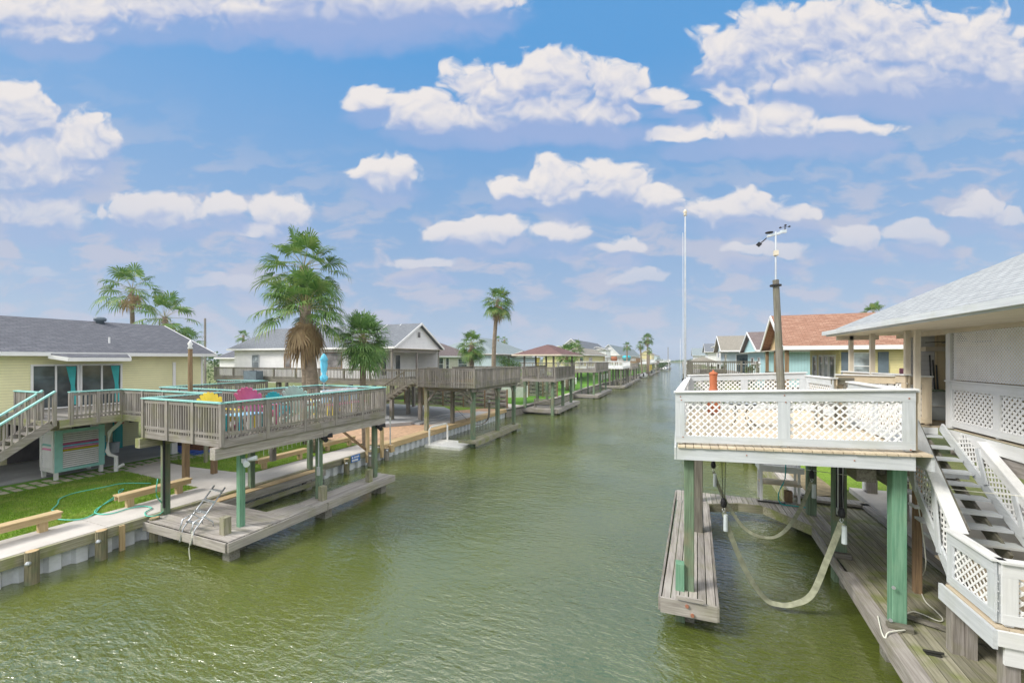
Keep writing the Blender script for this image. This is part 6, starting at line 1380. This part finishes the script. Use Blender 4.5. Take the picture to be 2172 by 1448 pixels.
mb = MB(); mb.tube([(.13, 14.36, 5.3), (.12, 14.36, 9.9)], .006, 4); mb.build('halyard', 'plwhite', t); mb = MB(); mb.cb(.16, 14.3, ZD+1.0, .14, .14, .16); mb.build('bracket', 'black', t)
t = thing('weather_mast', 'leaning gray wooden mast carrying a small weather station', 'mast', (2.38, 12, ZD))
m0 = Vector((2.42, 12, ZD-.2)); m1 = Vector((2.26, 12, 7.78)); mb = MB(); mb.tube([m0, m1], [.098, .07], 10); mb.build('mast', 'graydZ', t)
mb = MB(); mb.tube([m1-Vector((0, 0, .1)), Vector((2.26, 12, 9.0))], .02, 8); mb.build('mast_tube', 'steel', t)
mb = MB(); mb.cyl(m1-Vector((0, 0, .16)), m1-Vector((0, 0, .12)), .13, .13, 12); mb.build('clamp', 'black', t)
mb = MB(); mb.cb(2.26, 11.97, 8.45, .1, .1, .12); mb.build('sensor_box', 'beige', t)
mb = MB(); mb.beam((2.08, 12, 8.9), (2.38, 12.05, 8.97), .09, .05); mb.beam((2.38, 12.05, 8.99), (2.5, 12.1, 9.01), .06, .075); mb.build('station_body', 'plastic', t)
mb = MB(); mb.cyl((2.12, 12, 8.98), (2.12, 12, 9.0), .09, .09, 12); mb.build('rain_cup', 'black', t)
mb = MB(); mb.tube([(2.06, 12, 8.86), (2.0, 12, 8.8), (1.9, 12, 8.72)], .015, 6); mb.beam((1.93, 12, 8.75), (1.86, 12, 8.68), .02, .1); mb.build('wind_vane', 'black', t)
for k in range(3): a = k*2.094+.4; mb = MB(); mb.tube([(2.48, 12.1, 9.12), (2.48+.1*math.cos(a), 12.1+.1*math.sin(a), 9.13)], .005, 4); mb.lathe((2.48+.11*math.cos(a), 12.1+.11*math.sin(a), 9.11), [(.005, 0), (.028, .01), (.028, .03), (.005, .045)], 8); mb.build('wind_cup', 'black', t)
mb = MB(); mb.cyl((2.48, 12.1, 9.04), (2.48, 12.1, 9.13), .012, .012, 6); mb.build('cup_spindle', 'black', t)
def wire_table(c, r, h, lab):
    t = thing('side_table', lab, 'table', c); cx_, cy_, cz_ = c; mb = MB()
    mb.tube([Vector((cx_+r*math.cos(a*.3927), cy_+r*math.sin(a*.3927), cz_+h)) for a in range(17)], .016, 6); mb.build('top_ring', 'darkwire', t)
    for k in range(4):
        a = k*1.5708+.4; ca, sa = math.cos(a), math.sin(a); P = smooth([Vector((cx_+r*ca, cy_+r*sa, cz_+h)), Vector((cx_+r*.4*ca, cy_+r*.4*sa, cz_+h*.55)), Vector((cx_+r*.9*ca, cy_+r*.9*sa, cz_+.08)), Vector((cx_+r*1.15*ca, cy_+r*1.15*sa, cz_+.02))]); mb = MB(); mb.tube(P, .013, 5); mb.build('leg', 'darkwire', t)
    mb = MB(); mb.cyl((cx_, cy_, cz_+h+.01), (cx_, cy_, cz_+h+.02), r*.96, r*.96, 20); mb.build('top_plate', 'glasslight', t)
wire_table((1.45, 11.6, ZD-.02), .38, .62, 'round glass side table with curved black wire legs on the white deck')
t = thing('planter_stand', 'low gray wooden stand near the right rail of the white deck', 'stand', (3.3, 11.8, ZD))
for (a, b) in [(3.1, 11.6), (3.5, 11.6), (3.1, 12.0), (3.5, 12.0)]: mb = MB(); mb.cb(a, b, ZD+.32, .05, .05, .6); mb.build('leg', 'graydZ', t)
mb = MB(); mb.box(3.05, 3.55, 11.55, 12.05, ZD+.6, ZD+.64); mb.build('top', 'graydX', t)

# ================================================================ orange roofed house and the rest of the right bank
t = thing('house', 'cream sided house with orange shingle roof and white gable trim on the right', 'house', (10, 27.3, 1))
ze, zr = 6.42, 8.25
ro = roof(t, 4.9, 19.5, 24.3, 30.3, ze, zr, 'X', 0, 0, 'sh_orange', gable_mat='orangewall', wall_in=.45, fh=.2)
mb = MB(); mb.box(7.4, 19, 24.8, 29.8, 3.9, 6.3); wo_ = mb.build('wall', 'side_cream', t)
for y in (24.75, 27.3, 29.8): post(t, 5.15, y, 1, 6.3, .17, 'brownZ', 'porch_post')
def wpx(a, b, z0, z1, gm, Y=24.8, fr='trim', nm='window', **k):
    P = onY(a, 760, Y); Q = onY(b, 760, Y); return window(wo_, 'Y', Y, P.x, Q.x, z0, z1, -1, gm, fr, nm, **k)
wpx(1808, 1852, 4.75, 6.1, 'glasslight', nh=2)
for a, b in [(1784, 1803), (1862, 1884)]: P = onY(a, 760, 24.8); Q = onY(b, 760, 24.8); mb = MB(); mb.box(P.x, Q.x, 24.74, 24.79, 4.7, 6.12); mb.build('shutter', 'ac', wo_)
for (a, b, gm) in [(27.3, 28.0, 'glass'), (25.4, 26.3, 'glass'), (26.4, 27.2, 'glasslight'), (28.4, 29.2, 'glass')]: window(wo_, 'X', 7.4, a, b, 4.2, 6.0, -1, gm, name='porch_door', fw=.1)
mb = MB(); mb.box(4.9, 7.4, 24.8, 30, 3.9, 4.05); mb.build('porch_floor', 'grayX', t)
railing(t, (5.1, 25.0), (5.1, 29.8), 4.05, 5.0, 'grayd', None, 3, .14)
t2 = thing('spotlight', 'white mushroom shaped lamp on a thin stand by the blue house', 'lamp', (5, 29.5, 4))
p = Wd(1603, 775, 30); mb = MB(); mb.tube([(p.x, p.y, 4.0), (p.x, p.y, p.z)], .035, 6); mb.build('stand', 'trim', t2); mb = MB(); mb.lathe((p.x, p.y, p.z), [(.1, 0), (.35, .1), (.3, .25), (.05, .32)], 12); mb.build('shade', 'trim', t2, smooth=True)
house('house', 'turquoise blue house with brown gable roof beyond the orange roofed house', 6.1, 18, 36.5, 44.5, 3.6, 6.45, 8.1, 'X', 0, 0, 'sh_brown', 'side_blue', over=.6, stilt=False, wins=[('X', 6.1, 38, 39.0, 4.3, 5.9, -1), ('X', 6.1, 41, 42.5, 4.3, 5.9, -1)], wall_in=.3)
mb = MB()
house('house', 'small house with olive gray roof and dark porch left of the turquoise one', 5.2, 14, 52.5, 61, 3.8, 6.7, 8.6, 'X', 0, 0, 'sh_tan', 'side_pale', over=.8, stilt=False, wins=[('X', 5.2, 53.5, 56, 4, 6.3, -1), ('Y', 52.5, 6, 8.5, 4, 6.3, -1)])
house('house', 'tall pale house with layered gray roofs in the distance on the right', 7.5, 13, 80, 98, 3.8, 8.3, 9.4, 'Y', 2.5, 2.5, 'sh_gray', 'side_white', over=1, stilt=False, wins=[('X', 7.5, 83, 87, 6, 7.5, -1), ('X', 7.5, 91, 94, 6, 7.5, -1)])
house('house', 'distant low house with gray roof near the end of the right bank', 9, 20, 150, 165, 3.5, 8.0, 11.0, 'X', 0, 0, 'sh_mid', 'side_white', over=1, stilt=False)
house('house', 'small pale roofed hut at the far right end of the canal', 8, 20, 255, 275, 3, 7.5, 12, 'X', 0, 0, 'sh_bluegray', 'side_white', over=1, stilt=False)
t = thing('raised_deck', 'gray raised deck with slatted rail on the right bank beyond the white deck', 'deck', (4, 40, 4))
zf, zr = 4.55, 5.62
x0, x1, y0, y1 = .9, 5.2, 33.5, 37.0
mb = MB(); mb.box(x0, x1, y0, y1+12, zf-.06, zf); mb.build('floor', 'grayX', t)
mb = MB(); mb.box(x0, x1, y0-.06, y0, zf-.35, zf); mb.build('fascia', 'graydX', t); mb = MB(); mb.box(x0-.06, x0, y0, y1+12, zf-.35, zf); mb.build('side_fascia', 'graydY', t)
railing(t, (x0, y0), (4.2, y0), zf, zr, 'grayd', None, 3, .13, bw=.04); railing(t, (x0, y0), (x0, y1+12), zf, zr, 'grayd', None, 6, .15)
railing(t, (4.4, y0), (x1, y0), zf, zr, 'grayd', None, 1, .13)
for (x, y) in [(1.1, 33.8), (4.9, 33.8), (1.1, 40), (1.1, 48), (3, 33.8)]: post(t, x, y, -.5, zf-.06, .26, 'greenZ')
mb = MB(); mb.box(1.5, 3.3, 34.2, 35.0, zf, zf+.45); tag(mb.build('planter_box', 'grayX'), 'low gray bench box behind the slatted rail of the gray right deck', 'bench')
bush('red and green potted plant behind the rail of the gray right deck', (4.75, 34.6, zf), .5, .8, 200, seed=10, name='potted_plant', leaf=.15)
t = thing('cabana', 'low brown roofed shelter beyond the gray deck on the right bank', 'shelter', (3, 62, 1))
roof(t, .8, 4.8, 54, 66, 5.25, 6.0, 'Y', 2, 2, 'sh_tan', fh=.14)
for (x, y) in [(1.2, 54.5), (4.4, 54.5), (1.2, 65.5), (4.4, 65.5)]: post(t, x, y, -.4, 5.2, .2, 'graydZ')
def slipR(lab, x0, x1, y0, y1, zf, mw):
    t = thing('raised_deck', lab, 'deck', ((x0+x1)/2, (y0+y1)/2, zf)); mb = MB(); mb.box(x0, x1, y0, y1, zf-.3, zf); mb.build('floor', mw+'X', t)
    railing(t, (x0, y0), (x1, y0), zf, zf+1.05, mw, None, 3, .3); railing(t, (x0, y0), (x0, y1), zf, zf+1.05, mw, None, 3, .4)
    for i in (0, 1):
        for j in (0, 1): post(t, x0+.2+(x1-x0-.4)*i, y0+.2+(y1-y0-.4)*j, -.4, zf-.3, .25, 'graydZ')
slipR('small gray neighbour deck low over the water on the right bank', .9, 4.4, 72, 84, 3.9, 'gray'); slipR('far gray deck on the right bank in the distance', .9, 4.6, 110, 126, 3.9, 'gray')
# neighbour's low dock seen under the white deck
t = thing('dock', 'dark low neighbour dock seen under the white deck', 'dock', (2.5, 24, .8))
mb = MB(); planks(mb, .9, 3.7, 24.5, 26.0, .85, 'X', .2); mb.build('decking', 'grayX', t); mb = MB(); mb.box(.9, 3.7, 24.4, 24.48, .5, .83); mb.build('fascia', 'graydX', t)
for x in (1.0, 2.2, 3.3): mb = MB(); mb.cb(x, 24.7, .6, .22, .22, 2.2); mb.build('pile', 'graydZ', t)
mb = MB(); mb.cb(3.9, 25.5, 2.2, .6, .5, 2.6); tag(mb.build('locker', 'trim'), 'tall white locker on the bank seen under the white deck', 'locker')
# ---------------------------------------------------------------- air
hz = MB(); hz.box(-2600, 2600, -70, 1150, -3, 40); o = hz.build('haze', None); o['kind'] = 'stuff'
m = bpy.data.materials.new('haze'); m.use_nodes = True; nt = m.node_tree; nt.nodes.clear()
pv = nt.nodes.new('ShaderNodeVolumePrincipled'); pv.inputs['Color'].default_value = (.75, .83, .95, 1); pv.inputs['Density'].default_value = .0005
mo = nt.nodes.new('ShaderNodeOutputMaterial'); nt.links.new(pv.outputs[0], mo.inputs['Volume']); o.data.materials.append(m)
